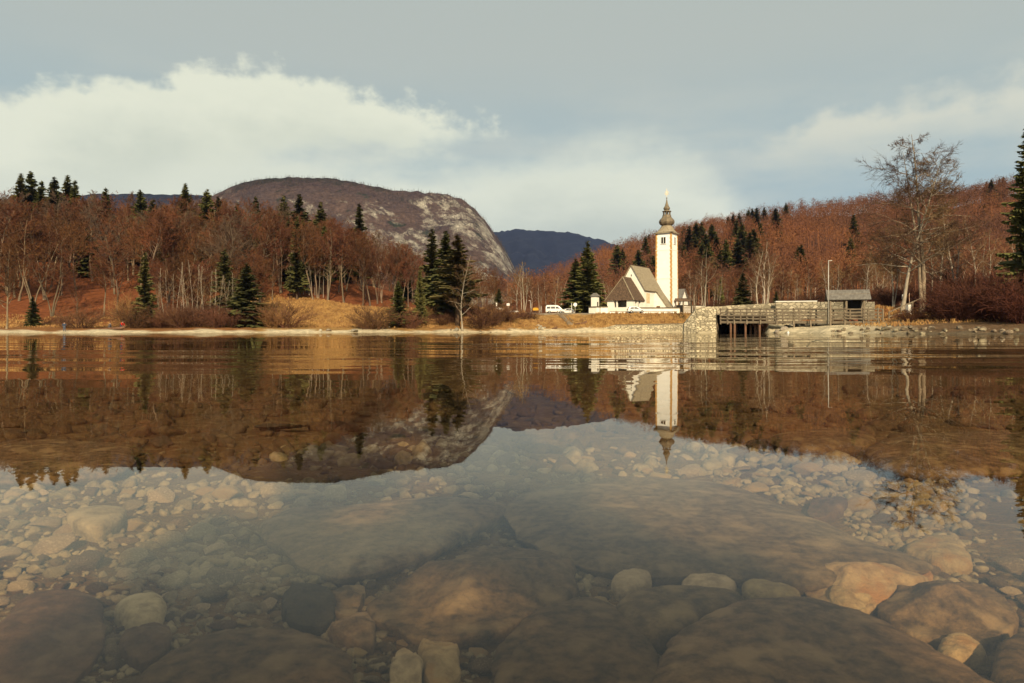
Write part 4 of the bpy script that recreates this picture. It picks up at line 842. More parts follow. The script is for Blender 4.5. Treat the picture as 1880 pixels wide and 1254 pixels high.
def person(px, Y, rz, label, jacket, trousers, pose, z=None, k=1.0):
    X = (px - CX) / F0 * Y; root = empty('person', (X, Y, gz(X, Y) if z is None else z), rz, label, 'person', scale=k)
    if pose == 'stand': hip, kn, an = .92, [(-.11, .03, .49), (.12, -.06, .49)], [(-.12, .06, .08), (.15, -.02, .08)]; lean = 0.0; hands = [(-.30, -.16, .92), (.28, -.30, 1.06)]; el = [(-.29, .02, 1.14), (.29, -.06, 1.13)]
    elif pose == 'bend': hip, kn, an = .84, [(-.12, -.06, .46), (.12, -.08, .46)], [(-.13, .02, .08), (.14, .03, .08)]; lean = -.38; hands = [(-.20, -.62, .60), (.22, -.60, .58)]; el = [(-.27, -.46, .86), (.27, -.46, .86)]
    else: hip, kn, an = .46, [(-.14, -.38, .50), (.16, -.36, .52)], [(-.14, -.34, .08), (.16, -.32, .08)]; lean = -.10; hands = [(-.2, -.36, .62), (.22, -.38, .62)]; el = [(-.28, -.14, .70), (.28, -.14, .70)]
    dz = .5 * math.cos(abs(lean) * 1.8); sh = hip + dz; hd = lean * 1.25
    V = [(0, 0, hip), (0, lean * .5, hip + dz * .5), (0, lean, sh - .04), (0, lean * 1.12, sh + .08), (0, hd - .01, sh + .17), (0, hd - .02, sh + .29),
         (-.19, lean, sh - .05), el[0], hands[0], (.19, lean, sh - .05), el[1], hands[1], (-.09, 0, hip - .05), kn[0], an[0], (an[0][0], an[0][1] - .17, .04), (.09, 0, hip - .05), kn[1], an[1], (an[1][0], an[1][1] - .17, .04)]
    E = [(0, 1), (1, 2), (2, 3), (3, 4), (4, 5), (2, 6), (6, 7), (7, 8), (2, 9), (9, 10), (10, 11), (0, 12), (12, 13), (13, 14), (14, 15), (0, 16), (16, 17), (17, 18), (18, 19)]
    R = [.12, (.14, .10), (.15, .10), .055, .085, .075, .06, .045, .035, .06, .045, .035, .085, .06, .045, .035, .085, .06, .045, .035]
    skinned('body', V, E, R, skin_m, root)
    J = [0, 1, 2, 6, 7, 8, 9, 10, 11]; jm = {a: i for i, a in enumerate(J)}
    jv = [Vector(V[i]) for i in J]; jv[5] = jv[4].lerp(jv[5], .85); jv[8] = jv[7].lerp(jv[8], .85); jv[0].z -= .06
    skinned('jacket', [tuple(q) for q in jv], [(jm[a], jm[b]) for a, b in E if a in jm and b in jm], [(.19, .15), (.19, .15), (.20, .14), .09, .075, .06, .09, .075, .06], jacket, root)
    T = [0, 12, 13, 14, 16, 17, 18]; tm = {a: i for i, a in enumerate(T)}
    skinned('trousers', [V[i] for i in T], [(tm[a], tm[b]) for a, b in E if a in tm and b in tm], [(.15, .13), .11, .085, .07, .11, .085, .07], trousers, root)
    h = MB(); h.lathe([(.001, .12), (.06, .105), (.095, .05), (.10, 0), (.092, -.05), (.07, -.08)], 14, (0, hd + .005, sh + .27)); h.build('hair', hair_m, root)
    for s_ in (-1, 1):
        MB().tube([(s_ * an[0][0] if s_ < 0 else an[1][0], (an[0] if s_ < 0 else an[1])[1] + .06, .05), ((an[0] if s_ < 0 else an[1])[0], (an[0] if s_ < 0 else an[1])[1] - .19, .045)], [.06, .05], 8).build('shoe', rubber, root) if s_ > 0 else MB().tube([(an[0][0], an[0][1] + .06, .05), (an[0][0], an[0][1] - .19, .045)], [.06, .05], 8).build('shoe', rubber, root)
    return root
person(118, 124.5, .5, 'person in a dark blue jacket standing at the water edge on the pale beach', blue_cloth, jeans, 'stand')
person(203, 131.5, -.4, 'person in grey clothes sitting at the back of the beach', grey_cloth, grey_cloth, 'sit')
person(222.5, 131, 1.2, 'person in a bright red jacket bending forward on the beach', red_cloth, blue_cloth, 'bend')

# ------------------------------------------------------------------ trees
bark = mat('beech_bark', (.23, .17, .11), (.10, .072, .048), 1.2, .95, .5, 8, rnd=.35, stretch=(1, 1, .4))
pale_bark = mat('pale_bark', (.46, .40, .31), (.30, .25, .18), 1.5, .95, .4, 8, rnd=.25, stretch=(1, 1, .6))
twig_red = mat('brown_twigs', (.145, .054, .021), (.078, .034, .016), .25, .95, rnd=.30)
twig_tan = mat('tan_twigs', (.19, .115, .055), (.13, .075, .038), .25, .95, rnd=.25)
twig_dark = mat('dark_twigs', (.12, .065, .036), (.075, .042, .026), .3, .95, rnd=.25)
needle = mat('spruce_needles', (.145, .135, .034), (.062, .064, .018), .6, .9, rnd=.35)
needle2 = mat('pine_needles', (.15, .115, .032), (.08, .068, .02), .6, .9, rnd=.25)
sbark = mat('spruce_bark', (.13, .085, .05), (.08, .05, .03), 1.5, .95, .4, 8)
bushm = mat('bush_twigs', (.15, .068, .032), (.09, .043, .024), .8, .95, rnd=.3)
bush_gold = mat('golden_twigs', (.30, .165, .06), (.20, .10, .04), .8, .95, rnd=.2)
bush_red = mat('red_twigs', (.10, .034, .017), (.06, .024, .013), .6, .95, rnd=.25)
deadneedle = mat('larch_twigs', (.15, .085, .035), (.09, .055, .025), .6, .95, rnd=.2)

def perp(d, rng):
    a = np.cross(d, rng.normal(size=3)); n = np.linalg.norm(a); return a / (n if n > 1e-6 else 1)
def ribbons(segs, rng):
    """(p0, p1, w0, w1) rows -> crossed-free thin quads"""
    S = np.array([(*p, *q, a, b) for p, q, a, b in segs], float); d = S[:, 3:6] - S[:, :3]
    s = np.cross(d, rng.normal(size=d.shape)); s /= np.maximum(np.linalg.norm(s, axis=1, keepdims=True), 1e-6)
    V = np.stack([S[:, :3] - s * S[:, 6:7] / 2, S[:, :3] + s * S[:, 6:7] / 2, S[:, 3:6] + s * S[:, 7:8] / 2, S[:, 3:6] - s * S[:, 7:8] / 2], 1).reshape(-1, 3)
    return V, np.arange(len(V)).reshape(-1, 4)
def turn(d, ang, rng):
    a = perp(d, rng); v = d * math.cos(ang) + a * math.sin(ang); return v / np.linalg.norm(v)
def bare_tree(name, seed, H, trunkmat, twigmat, n1=22, first=.32, spread=.33, up=.9, n2=7, n3=6, n4=3, r0=None, forks=1, tw=1.0, lean=0.0, flat=0.0, tipdroop=0.0, wob=.07):
    rng = np.random.RandomState(seed); mb = MB(); segs = []; r0 = r0 or H * .0125
    stems = []
    for f in range(forks):
        a = rng.uniform(0, 6.28); fl = (lean if f == 0 else rng.uniform(.08, .2)); p = np.array([0., 0., -.4]); pts = [p.copy()]; d = np.array([math.cos(a) * fl * .3, math.sin(a) * fl * .3, 1.]); h = H * (1 if f == 0 else rng.uniform(.7, .92))
        if f: p = np.array([math.cos(a), math.sin(a), 0]) * r0 * .8; p[2] = -.4; pts = [p.copy()]
        for k in range(9):
            d = d + rng.normal(size=3) * np.array([wob, wob, 0]) + np.array([math.cos(a) * fl * .12, math.sin(a) * fl * .12, 0]) * (1 if k < 4 else -.6); d /= np.linalg.norm(d)
            p = p + d * (h + .4) / 9; pts.append(p.copy())
        rr = [max(.025, r0 * (1 if f == 0 else .7) * (1 - .93 * (k / 9) ** .85)) for k in range(10)]; rr[0] *= 1.35
        mb.tube(pts, rr, 7, cap=False); stems.append((np.array(pts), rr, h))
    for pts, rr, h in stems:
        for i in range(max(6, n1 // len(stems))):
            t = first + (.98 - first) * (i + rng.uniform(0, .9)) / max(6, n1 // len(stems)); x = t * 9; k = min(int(x), 8); b = pts[k] + (pts[k + 1] - pts[k]) * (x - k)
            az = i * 2.4 + rng.uniform(-.5, .5); tilt = rng.uniform(.55 + flat * .8, 1.05 + flat * .9) * (1 + flat * .3 * (1 - t))
            L = h * spread * rng.uniform(.6, 1.15) * (1.05 - .75 * ((t - first) / (1 - first)) ** 1.4)
            d = np.array([math.cos(az) * math.sin(tilt), math.sin(az) * math.sin(tilt), math.cos(tilt)]); lp = [b]; nseg = 5
            for s in range(nseg):
                d = d + rng.normal(size=3) * .16 + np.array([0, 0, .10 * up - tipdroop * s * .05]); d /= np.linalg.norm(d); lp.append(lp[-1] + d * L / nseg)
            rb = max(.02, min(rr[k] * .5, .02 + L * .014)); mb.tube(lp, [rb, rb * .8, rb * .6, rb * .42, rb * .28, .012], 4, cap=False)
            lp = np.array(lp)
            for j in range(n2):
                s = .22 + .78 * (j + rng.uniform(0, 1)) / n2; x = s * nseg; k2 = min(int(x), nseg - 1); b2 = lp[k2] + (lp[k2 + 1] - lp[k2]) * (x - k2); d0 = lp[k2 + 1] - lp[k2]; d0 /= np.linalg.norm(d0)
                d2 = turn(d0, rng.uniform(.4, .95), rng); d2[2] += .12 * up; d2 /= np.linalg.norm(d2); L2 = L * rng.uniform(.28, .5) * (1.15 - .5 * s)
                m2 = b2 + d2 * L2 * .55; e2 = m2 + turn(d2, .25, rng) * L2 * .45
                segs.append((b2, m2, .055 * tw, .04 * tw)); segs.append((m2, e2, .04 * tw, .022 * tw))
                for q in range(n3):
                    u = rng.uniform(.15, 1); b3 = b2 + (m2 - b2) * min(1, u / .55) if u < .55 else m2 + (e2 - m2) * (u - .55) / .45
                    d3 = turn(d2, rng.uniform(.35, .9), rng); L3 = L2 * rng.uniform(.3, .55); e3 = b3 + d3 * L3; segs.append((b3, e3, .028 * tw, .016 * tw))
                    for z in range(n4):
                        b4 = b3 + (e3 - b3) * rng.uniform(.2, 1); e4 = b4 + turn(d3, rng.uniform(.3, .8), rng) * L3 * rng.uniform(.35, .7); segs.append((b4, e4, .02 * tw, .012 * tw))
    V, Q = ribbons(segs, rng)
    return [('trunk', mb.mesh(name + '_trunk', trunkmat)), ('crown', np_mesh(name + '_crown', V, Q, twigmat))], V.reshape(-1, 4, 3)
def spruce(name, seed, H, R, nm, first=.08, whorls=30, per=8, dens=1.0, drop=.35, power=.85, ragged=.25):
    rng = np.random.RandomState(seed); mb = MB(); mb.tube([(0, 0, -.4), (0, 0, H * .5), (0, 0, H * .99)], [H * .014, H * .008, .02], 7, cap=False); quads = []; segs = []
    for i in range(whorls):
        t = first + (1 - first) * (i + .3) / whorls; z0 = t * H; Lm = R * (1 - t) ** power * (1 if t > .2 else .75 + 1.2 * t) + .12
        for k in range(per):
            if rng.uniform() < .10: continue
            az = rng.uniform(0, 6.28); L = Lm * rng.uniform(1 - ragged * 1.6, 1 + ragged * .7); p = np.array([0, 0, z0 + rng.uniform(-.8, .8) * H / whorls]); dr = np.array([math.cos(az), math.sin(az), .25 - drop * (1 - t)]); n = max(2, int(3 + L * 1.1 * dens)); sid = np.array([-math.sin(az), math.cos(az), 0])
            for s in range(n):
                f = (s + 1) / n; d = dr + np.array([0, 0, -drop * f * .8 + .25 * f * f]); q = p + d * L / n
                wq = (.50 + .17 * L) * (1.1 - .55 * f) * rng.uniform(.7, 1.25)
                for sg in (-1, 1):
                    o = sid * sg * wq + d * wq * .55 + np.array([0, 0, -wq * rng.uniform(.15, .75)])
                    quads.append((p, q, q + o * rng.uniform(.7, 1.1), p + o * rng.uniform(.55, .9)))
                dn = np.array([0, 0, -wq * rng.uniform(.6, 1.5)]) + sid * rng.uniform(-.2, .2)
                quads.append((p, q, q + dn * .7, p + dn))
                p = q
            segs.append((np.array([0, 0, z0]), p, .05, .02))
    quads.append((np.array([-.1, 0, H * .93]), np.array([.1, 0, H * .93]), np.array([.02, 0, H * 1.01]), np.array([-.02, 0, H * 1.01])))
    V = np.array(quads).reshape(-1, 3)
    return [('trunk', mb.mesh(name + '_trunk', sbark)), ('crown', np_mesh(name + '_crown', V, np.arange(len(V)).reshape(-1, 4), nm))], V.reshape(-1, 4, 3)
def bush(name, seed, H, R, m, stems=34, n=16, w=.03, upright=.5):
    rng = np.random.RandomState(seed); segs = []; mb = MB()
    for i in range(stems):
        az = rng.uniform(0, 6.28); r = R * math.sqrt(rng.uniform(.02, 1)); tip = np.array([math.cos(az) * r, math.sin(az) * r, H * rng.uniform(.55, 1.0) * (1.1 - .55 * (r / R) ** 2)]); b = np.array([math.cos(az) * r * .35 * (1 - upright) + rng.normal() * .1 * R, math.sin(az) * r * .35 * (1 - upright) + rng.normal() * .1 * R, -.1])
        mid = (b + tip) / 2 + np.array([math.cos(az), math.sin(az), 0]) * -.08 * R + np.array([0, 0, .08 * H]); mb.tube([b, mid, tip], [w * .9, w * .6, w * .25], 4, cap=False)
        for j in range(n):
            u = rng.uniform(.12, 1); p = b + (mid - b) * u * 2 if u < .5 else mid + (tip - mid) * (u * 2 - 1); d = turn((tip - b) / np.linalg.norm(tip - b), rng.uniform(.3, .9), rng); L = H * rng.uniform(.12, .3); e = p + d * L; segs.append((p, e, w * .9, w * .5))
            for k in range(3):
                q = p + (e - p) * rng.uniform(.2, 1); segs.append((q, q + turn(d, rng.uniform(.3, .8), rng) * L * .5, w * .65, w * .35))
    V, Q = ribbons(segs, rng)
    return [('stems', mb.mesh(name + '_stems', m)), ('twigs', np_mesh(name + '_twigs', V, Q, m))]
def plant(kind, proto, px, Y, H, label, cat, group=None, z=None, rz=None, wide=1.0, X=None, hp=None, rnd=random.Random(11)):
    """put a plant (its own Empty with its own parts; copies share mesh data) on the ground"""
    X = (px - CX) / F0 * Y if X is None else X; s = H / hp
    e = empty(kind, (X, Y, (gz(X, Y) if z is None else z)), rnd.uniform(0, 6.28) if rz is None else rz, label, cat, group, (s * wide, s * wide, s))
    for nm, me in proto: link_mesh(nm, me, e)
    return e

R = random.Random(5)
BT = []; BQ = []
for i, (kw) in enumerate([dict(n1=26), dict(n1=26, forks=2), dict(n1=28, first=.40, spread=.30), dict(n1=26, first=.25, spread=.38), dict(n1=28, forks=3), dict(n1=24, first=.45, spread=.33)]):
    p, q = bare_tree('beech', 20 + i, 18, bark, twig_red, tw=1.9, n2=8, n3=8, **kw); BT.append(p); BQ.append(q)
PT = [bare_tree('pale_tree', 40 + i, 16, pale_bark, twig_tan, n1=20, first=.3, spread=.29, n2=7, n3=6, n4=2, tw=1.6, forks=1 + i % 2)[0] for i in range(3)]
BI = [bare_tree('birch', 50 + i, 12, pale_bark, twig_tan, n1=13, first=.35, spread=.17, n2=4, n3=4, n4=2, r0=.06, wob=.025)[0] for i in range(3)]
SP = []; SQ = []
for i, (rr, kw) in enumerate([(3.9, dict(per=8, whorls=46)), (3.3, dict(first=.12, whorls=50, per=7)), (4.6, dict(first=.05, drop=.5, per=8, whorls=44)), (3.6, dict(first=.3, ragged=.45, per=7, whorls=40))]):
    p, q = spruce('spruce', 60 + i, 20, rr, needle if i != 3 else needle2, **kw); SP.append(p); SQ.append(q)
BU = [bush('bush', 70, 3, 2.6, bushm), bush('bush', 71, 3, 2.2, bush_gold), bush('bush', 72, 3, 2.4, bush_red, upright=.8, stems=44), bush('bush', 73, 3, 2.8, bushm, stems=44)]

def find_Y(px, top, H, Y0, Y1):                        # distance at which a tree of height H on the slope reaches up to a row of the photograph
    best, bd = Y0, 1e9
    for Y in np.arange(Y0, Y1, 3.0):
        X = (px - CX) / F0 * Y; py = HZ - (gz(X, Y) + H - CAMZ) / Y * F0
        if abs(py - top) < bd: best, bd = Y, abs(py - top)
    return best

twig_grey = mat('grey_twigs', (.135, .088, .055), (.085, .055, .035), .25, .95, rnd=.25)
BG = [bare_tree('grey_beech', 30 + i, 18, bark, twig_grey, tw=1.7, n1=24, n2=8, n3=7, first=.3, forks=1 + i)[0] for i in range(2)]

# the wood on the left slope: every trunk one can tell apart
def left_wood():
    cells = []
    rows = [(160, 14), (172, 15), (184, 16), (197, 17), (211, 18), (226, 18), (242, 18)]
    for ri, (Y, n) in enumerate(rows):
        for k in range(34):
            px = -70 + 985 * (k + R.uniform(.1, .9)) / 34; y = Y + R.uniform(-6, 6)
            if px > 820 and y < 178: continue
            if 60 < px < 300 and y < 168 and R.random() < .7: continue
            if 300 < px < 440 and y < 166: continue
            if px > 430 and y < 183: continue
            if 80 < px < 300 and y < 205 and R.random() < .45: continue
            H = R.uniform(17.5, 23) * (1.0 if px < 560 else max(.62, 1 - (px - 560) / 800))
            cells.append((px, y, H))
    for (px, y, H) in cells:
        i = R.randrange(6); q = BT[i]
        if R.random() < .18: q = BG[i % 2]
        plant('beech', q, px, y, H, 'bare brown beech among many alike in the wood above the left shore', 'tree', 'bare trees of the left wood', hp=18, wide=R.uniform(.85, 1.2), rnd=R)
left_wood()
for k in range(30):
    px = R.uniform(285, 480); plant('beech', BT[R.randrange(6)], px, R.uniform(150, 172), R.uniform(10, 15), 'bare brown tree in the thicket behind the thin birches', 'tree', 'bare trees behind the thin birches', hp=18, rnd=R)
for (px, Y, H, i, lab) in [
    (96, 150, 17, 4, 'bare beech with a thick forked trunk at the foot of the red leafy slope'),
    (214, 152, 18, 1, 'tall bare beech with twin pale trunks in the middle of the red leafy slope'),
    (142, 148, 9, 3, 'small slender bare tree between two big beeches on the red leafy slope'),
    (190, 150, 15, 2, 'straight thin bare tree just left of the twin trunked beech'),
    (12, 128, 15, 3, 'spreading pale bare tree at the beach edge, the leftmost tree of the shore'),
    (575, 181, 19, 2, 'tall straight bare tree at the meadow edge left of the dark low branched one'),
    (583, 184, 18, 0, 'bare tree with dark spreading low branches at the meadow edge'),
    (680, 185, 19, 2, 'tall bare tree with a bright straight trunk right of the meadow'),
    (722, 188, 17, 0, 'bare tree with fanned branches right of the meadow behind the small spruce'),
    (500, 178, 12, 3, 'bushy bare tree behind the big olive spruce on the left shore')]:
    plant('beech', BT[i], px, Y, H, lab, 'tree', hp=18, rnd=R)
for k in range(20):
    px = 283 + 150 * (k + R.uniform(.1, .9)) / 20
    plant('birch', BI[k % 3], px, R.uniform(139, 148), R.uniform(9, 14), 'thin pale trunked birch in the thicket at the left shore', 'tree', 'thin pale birches on the left shore', hp=12, rnd=R)
for k in range(9):
    px = 530 + 75 * (k + R.uniform(.1, .9)) / 9
    plant('birch', BI[k % 3], px, R.uniform(182, 188), R.uniform(12, 16), 'slim straight trunk in the row at the meadow edge', 'tree', 'slim trunks at the meadow edge', hp=12, rnd=R)
for (px, Y, H, i) in [(160, 205, 15, 2), (300, 190, 14, 0), (335, 205, 17, 1), (360, 196, 13, 2), (480, 205, 18, 0), (497, 215, 17, 1), (530, 212, 19, 2), (556, 206, 20, 0), (595, 208, 18, 1), (640, 220, 15, 0), (120, 222, 18, 1), (235, 228, 17, 0), (455, 218, 17, 2), (620, 232, 16, 2), (745, 205, 14, 0)]:
    plant('spruce', SP[i], px, Y, H, 'dark spruce among the bare trunks inside the left wood', 'spruce', 'spruces inside the left wood', hp=20, wide=1.3, rnd=R)
# valley and road side
for (px, Y, H, i) in [(950, 215, 17, 0), (962, 200, 16, 1), (957, 240, 15, 2), (975, 250, 14, 0), (990, 235, 12, 1), (1003, 260, 15, 2), (1020, 215, 13, 0), (1030, 245, 14, 1), (905, 230, 13, 2), (918, 250, 13, 0), (885, 222, 15, 1), (868, 235, 16, 2), (935, 262, 15, 1), (1012, 280, 15, 2), (1110, 235, 13, 0), (1122, 228, 12, 1), (1135, 240, 13, 2), (1150, 250, 14, 0), (1098, 255, 14, 1), (1165, 245, 13, 2)]:
    plant('bare_tree', PT[i], px, Y, H, 'slender tan bare tree in the thicket of the valley behind the road', 'tree', 'tan bare trees in the valley', hp=16, rnd=R)
for k in range(46):
    px = 1245 + 420 * (k + R.uniform(.1, .9)) / 46; Y = R.uniform(150, 225); i = R.randrange(9)
    if px < 1275: Y = R.uniform(215, 240)
    pr = PT[i % 3] if i < 5 else BT[i % 6]
    plant('bare_tree', pr, px, Y, R.uniform(9, 15), 'bare brown tree in the strip of woodland behind the stone bridge', 'tree', 'bare trees behind the bridge', hp=16 if i < 5 else 18, rnd=R)
plant('bare_tree', bare_tree('garden_tree', 81, 13, bark, twig_red, n1=22, first=.22, spread=.36, forks=2)[0], 1274, 172, 13.5, 'wide bare red brown tree with a forked trunk in front of the grey roofed house', 'tree', hp=13, rnd=R)
plant('bare_tree', PT[0], 1392, 152, 14, 'bare tree with a bright leaning trunk behind the left half of the bridge', 'tree', hp=16, rnd=R)
plant('bare_tree', PT[1], 1404, 150, 16, 'tall bare tree with twin pale stems behind the middle of the bridge', 'tree', hp=16, rnd=R)

# conifers
def sp(i, px, Y, H, lab, wide=1.0, group=None, kind='spruce'):
    plant(kind, SP[i], px, Y, H, lab, 'spruce', group, hp=20, wide=wide, rnd=R)
for (px, top, H, i) in [(38, 319, 20, 0), (57, 314, 22, 2), (76, 332, 17, 1), (100, 325, 20, 2), (124, 322, 20, 0), (137, 331, 19, 1), (194, 344, 18, 1), (258, 348, 20, 2), (340, 337, 20, 0), (380, 347, 19, 2), (401, 361, 16, 1), (470, 361, 17, 1), (521, 359, 15, 0), (549, 356, 17, 2), (589, 371, 14, 0), (660, 374, 16, 1), (436, 372, 16, 1), (280, 365, 15, 3)]:
    Y = R.uniform(222, 246); H = min(33, max(H * .8, at(px, top, Y).z - gz((px - CX) / F0 * Y, Y)))
    sp(i, px, Y, H, 'dark spruce standing up above the bare wood along the left skyline', 1.3, group='spruces along the left skyline')
for (px, top, H, i, lab) in [
    (545, 400, 22, 1, 'tall dark spruce in the middle of the bare wood above the meadow'), (578, 404, 20, 0, 'dark spruce right of its taller twin in the bare wood above the meadow'), (512, 420, 16, 3, 'olive spruce left of the tall dark pair in the bare wood')]:
    sp(i, px, find_Y(px, top, H, 180, 260), H, lab)
sp(1, 266, 139, at(0, 452, 139).z - 2.2, 'narrow ragged dark spruce left of the thin birches', 1.2)
sp(2, 412, 147, at(0, 448, 147).z - 3, 'tall dark spruce just left of the big olive spruce on the left shore', 1.3)
sp(2, 453, 141, at(0, 482, 141).z - 1.5, 'big olive green spruce standing by the left shore at the meadow', 1.9)
sp(2, 60, 137, at(0, 540, 137).z - 1.6, 'small bushy dark spruce beside the leftmost pale tree', 1.3)
sp(0, 731, 148, at(0, 517, 148).z - 1.0, 'small dense dark green spruce alone at the water right of the meadow', 1.6)
sp(1, 771, 150, at(0, 488, 150).z - 1.3, 'slim spruce between the small dense one and the big dark one', .85)
sp(1, 793, 172, at(0, 417, 172).z - 5.4, 'tall pointed dark spruce, the tallest on the left shore', 1.4)
sp(2, 818, 160, at(0, 432, 160).z - 3.0, 'broad olive spruce right of the tallest dark one', 1.45)
plant('pine', SP[3], 840, 152, at(0, 434, 152).z - 1.2, 'broad brownish pine with bare lower branches at the water edge', 'pine', hp=20, wide=2.0, rnd=R)
plant('bare_tree', bare_tree('shore_tree', 83, 15, pale_bark, deadneedle, n1=24, first=.18, spread=.30, n2=6, n3=6, up=.2, flat=.3)[0], 849, 146.8, 16.5, 'leafless brown tree with a bright pale trunk at the water edge', 'tree', hp=15, rnd=R)
sp(2, 916, 182, at(0, 527, 182).z - 5.2, 'short round dark green conifer behind the grassy bank', 1.5)
sp(0, 1079, 184, at(0, 442, 184).z - 5, 'tall dark pointed spruce left of the church, the taller of the pair', 1.5)
sp(2, 1057, 188, at(0, 474, 188).z - 5, 'broad dark spruce left of its taller twin beside the church', 1.6)
sp(1, 1093, 192, at(0, 500, 192).z - 5, 'dark spruce closest to the shrine, right of the tall pair', 1.0)
for (px, top) in [(1133, 449), (1143, 456), (1185, 433), (1191, 430), (1172, 458), (1167, 486), (1256, 414), (1265, 416), (1278, 409), (1288, 408), (1307, 412), (1337, 398), (1346, 393), (1357, 391), (1374, 385), (1381, 383), (1389, 381), (1403, 381), (1443, 374), (1424, 382), (1256, 449), (1289, 440), (1296, 430), (1315, 432), (1322, 460), (1333, 455), (1328, 462), (1377, 425), (1384, 422), (1396, 410), (1366, 430), (1355, 442), (1567, 392), (1562, 464), (1466, 450), (1471, 448), (1362, 410), (1290, 470), (1276, 430), (1300, 445), (1811, 333), (1820, 330), (1835, 327), (1842, 324), (1200, 470), (1352, 405)]:
    H = R.uniform(18, 25); i = R.choice([0, 1, 2]); Y = find_Y(px, top, H, 300, 620); sp(i, px, Y, H, 'dark spruce scattered in the red brown wood on the right hillside', 1.65, 'spruces on the right hillside')
sp(2, 1364, 158, 9.5, 'dark olive conifer behind the left part of the bridge parapet', 1.5)
sp(0, 1425, 140, 4.0, 'tiny dark spruce peeping over the bridge parapet', 1.5)
sp(1, 1323, 190, 10, 'narrow dark conifer between the house and the bridge trees', .9)

# right bank
lake_bark = mat('grey_bark', (.36, .28, .19), (.15, .11, .075), 1.4, .95, .5, 8, stretch=(1, 1, .5))
tree_r = bare_tree('lake_tree', 90, 33, lake_bark, twig_dark, n1=54, first=.24, spread=.37, n2=11, n3=8, n4=4, forks=2, r0=.50, up=.15, flat=.6, tw=1.4, wob=.03)[0]
plant('bare_tree', tree_r, 1694, 108, at(0, 240, 108).z - 3.4, 'tallest bare tree on the right bank, its crown spread against the sky', 'tree', hp=33, rz=.8)
tree_l = bare_tree('lake_tree', 93, 25, pale_bark, twig_tan, n1=40, first=.25, spread=.32, n2=9, n3=8, n4=4, r0=.33, tw=1.5, up=.0, flat=.35, lean=.22)[0]
plant('bare_tree', tree_l, 1656, 110, at(0, 300, 110).z - 3.5, 'second bare tree left of the tallest one, with drooping pale limbs', 'tree', hp=25, rz=2.2)
tree_m = bare_tree('lake_tree', 95, 19, pale_bark, twig_tan, n1=26, first=.25, spread=.32, n2=8, n3=6, n4=3, r0=.26, lean=.5, forks=2)[0]
plant('bare_tree', tree_m, 1758, 112, 19, 'pale bare tree leaning to the right between the tallest tree and the dark conifer', 'tree', hp=19, rz=0.3)
for (px, Y, H, i) in [(1640, 124, 13, 1), (1725, 118, 15, 2), (1785, 122, 16, 0), (1815, 126, 14, 1), (1590, 126, 11, 2), (1706, 130, 14, 0), (1860, 128, 15, 2)]:
    plant('bare_tree', PT[i], px, Y, H, 'bare tan tree in the thicket on the right bank', 'tree', 'bare trees in the right bank thicket', hp=16, rnd=R)
big = spruce('lake_spruce', 97, 34, 5.6, needle, first=.14, whorls=42, per=10, drop=.34, ragged=.35, power=.75, dens=1.0)[0]
plant('spruce', big, 1887, 98, at(0, 226, 98).z - 2.4, 'big dark spruce with layered boughs at the right edge of the view', 'spruce', hp=34, rz=1.0)

# bushes
for k, (px, Y, H, i, wd, lab) in enumerate([
    (150, 131, 4.2, 3, 1.3, 'round brown leafless bush on the beach left of the red jacket'), (118, 133, 2.6, 0, 1.0, 'low brown bush behind the angler'), (232, 139, 6.5, 1, 1.0, 'golden leafless bush at the foot of the red slope'),
    (250, 136, 4.6, 3, 1.2, 'dark brown bush below the narrow ragged spruce'), (525, 141, 5.6, 3, 1.25, 'big round brown bush at the left end of the meadow'), (500, 139, 4.0, 1, 1.1, 'golden bush beside the big round brown one'),
    (690, 144, 5.4, 0, 1.3, 'loose brown bush at the right end of the meadow'), (672, 143, 3.6, 3, 1.2, 'low brown bush left of the loose one at the meadow end'), (755, 147, 3.6, 0, 1.2, 'brown bush at the foot of the slim spruce'),
    (880, 151, 4.6, 3, 1.4, 'brown bush right of the bright trunk at the water edge'), (905, 154, 4.2, 0, 1.4, 'wide brown bush on the bank below the white post'), (930, 158, 3.6, 3, 1.4, 'brown bush on the bank below the notice board'),
    (962, 163, 2.6, 3, 1.5, 'dark bush below the road left of the steps'), (978, 164, 2.2, 0, 1.4, 'low dark bush nearest to the steps'), (1405, 117, 2.4, 2, 1.2, 'red brown bush under the walkway'),
    (1690, 99, 2.2, 2, 1.2, 'dark red bush in front of the tallest bare tree'), (1668, 97, 2.0, 2, 1.4, 'rounded dark red bush at the end of the walkway'), (1725, 97, 4.0, 2, 1.0, 'tall red bush with straight stems right of the tallest tree'), (1760, 94, 5.6, 2, 1.2, 'tall dark red bush in the middle of the right bank'),
    (1800, 95, 6.2, 2, 1.2, 'tall red bush left of the big dark spruce'), (1845, 92, 6.8, 2, 1.2, 'tall red bush below the big dark spruce'), (1880, 88, 6.0, 2, 1.3, 'red bush at the right edge of the view'), (1635, 128, 4, 2, 1.3, 'orange red bush behind the end of the walkway'), (1680, 124, 4.4, 2, 1.4, 'orange red bush behind the chevron sign')]):
    plant('bush', BU[i], px, Y, H, lab, 'bush', hp=3, wide=wd, rnd=R)
for k in range(26):
    px = R.uniform(285, 470); plant('bush', BU[R.choice([0, 3, 3, 0])], px, R.uniform(136, 146), R.uniform(2.5, 4.5), 'brown leafless shrub under the thin birches and spruces of the left shore', 'bush', 'shrubs of the left thicket', hp=3, wide=1.2, rnd=R)
for k in range(22):
    px = R.uniform(735, 930); Y = R.uniform(150, 160) + (8 if px > 850 else 0); plant('bush', BU[R.choice([0, 3, 1])], px, Y, R.uniform(1.5, 3.2), 'brown shrub on the bank under the shore conifers', 'bush', 'shrubs on the bank of the conifers', hp=3, wide=1.4, rnd=R)
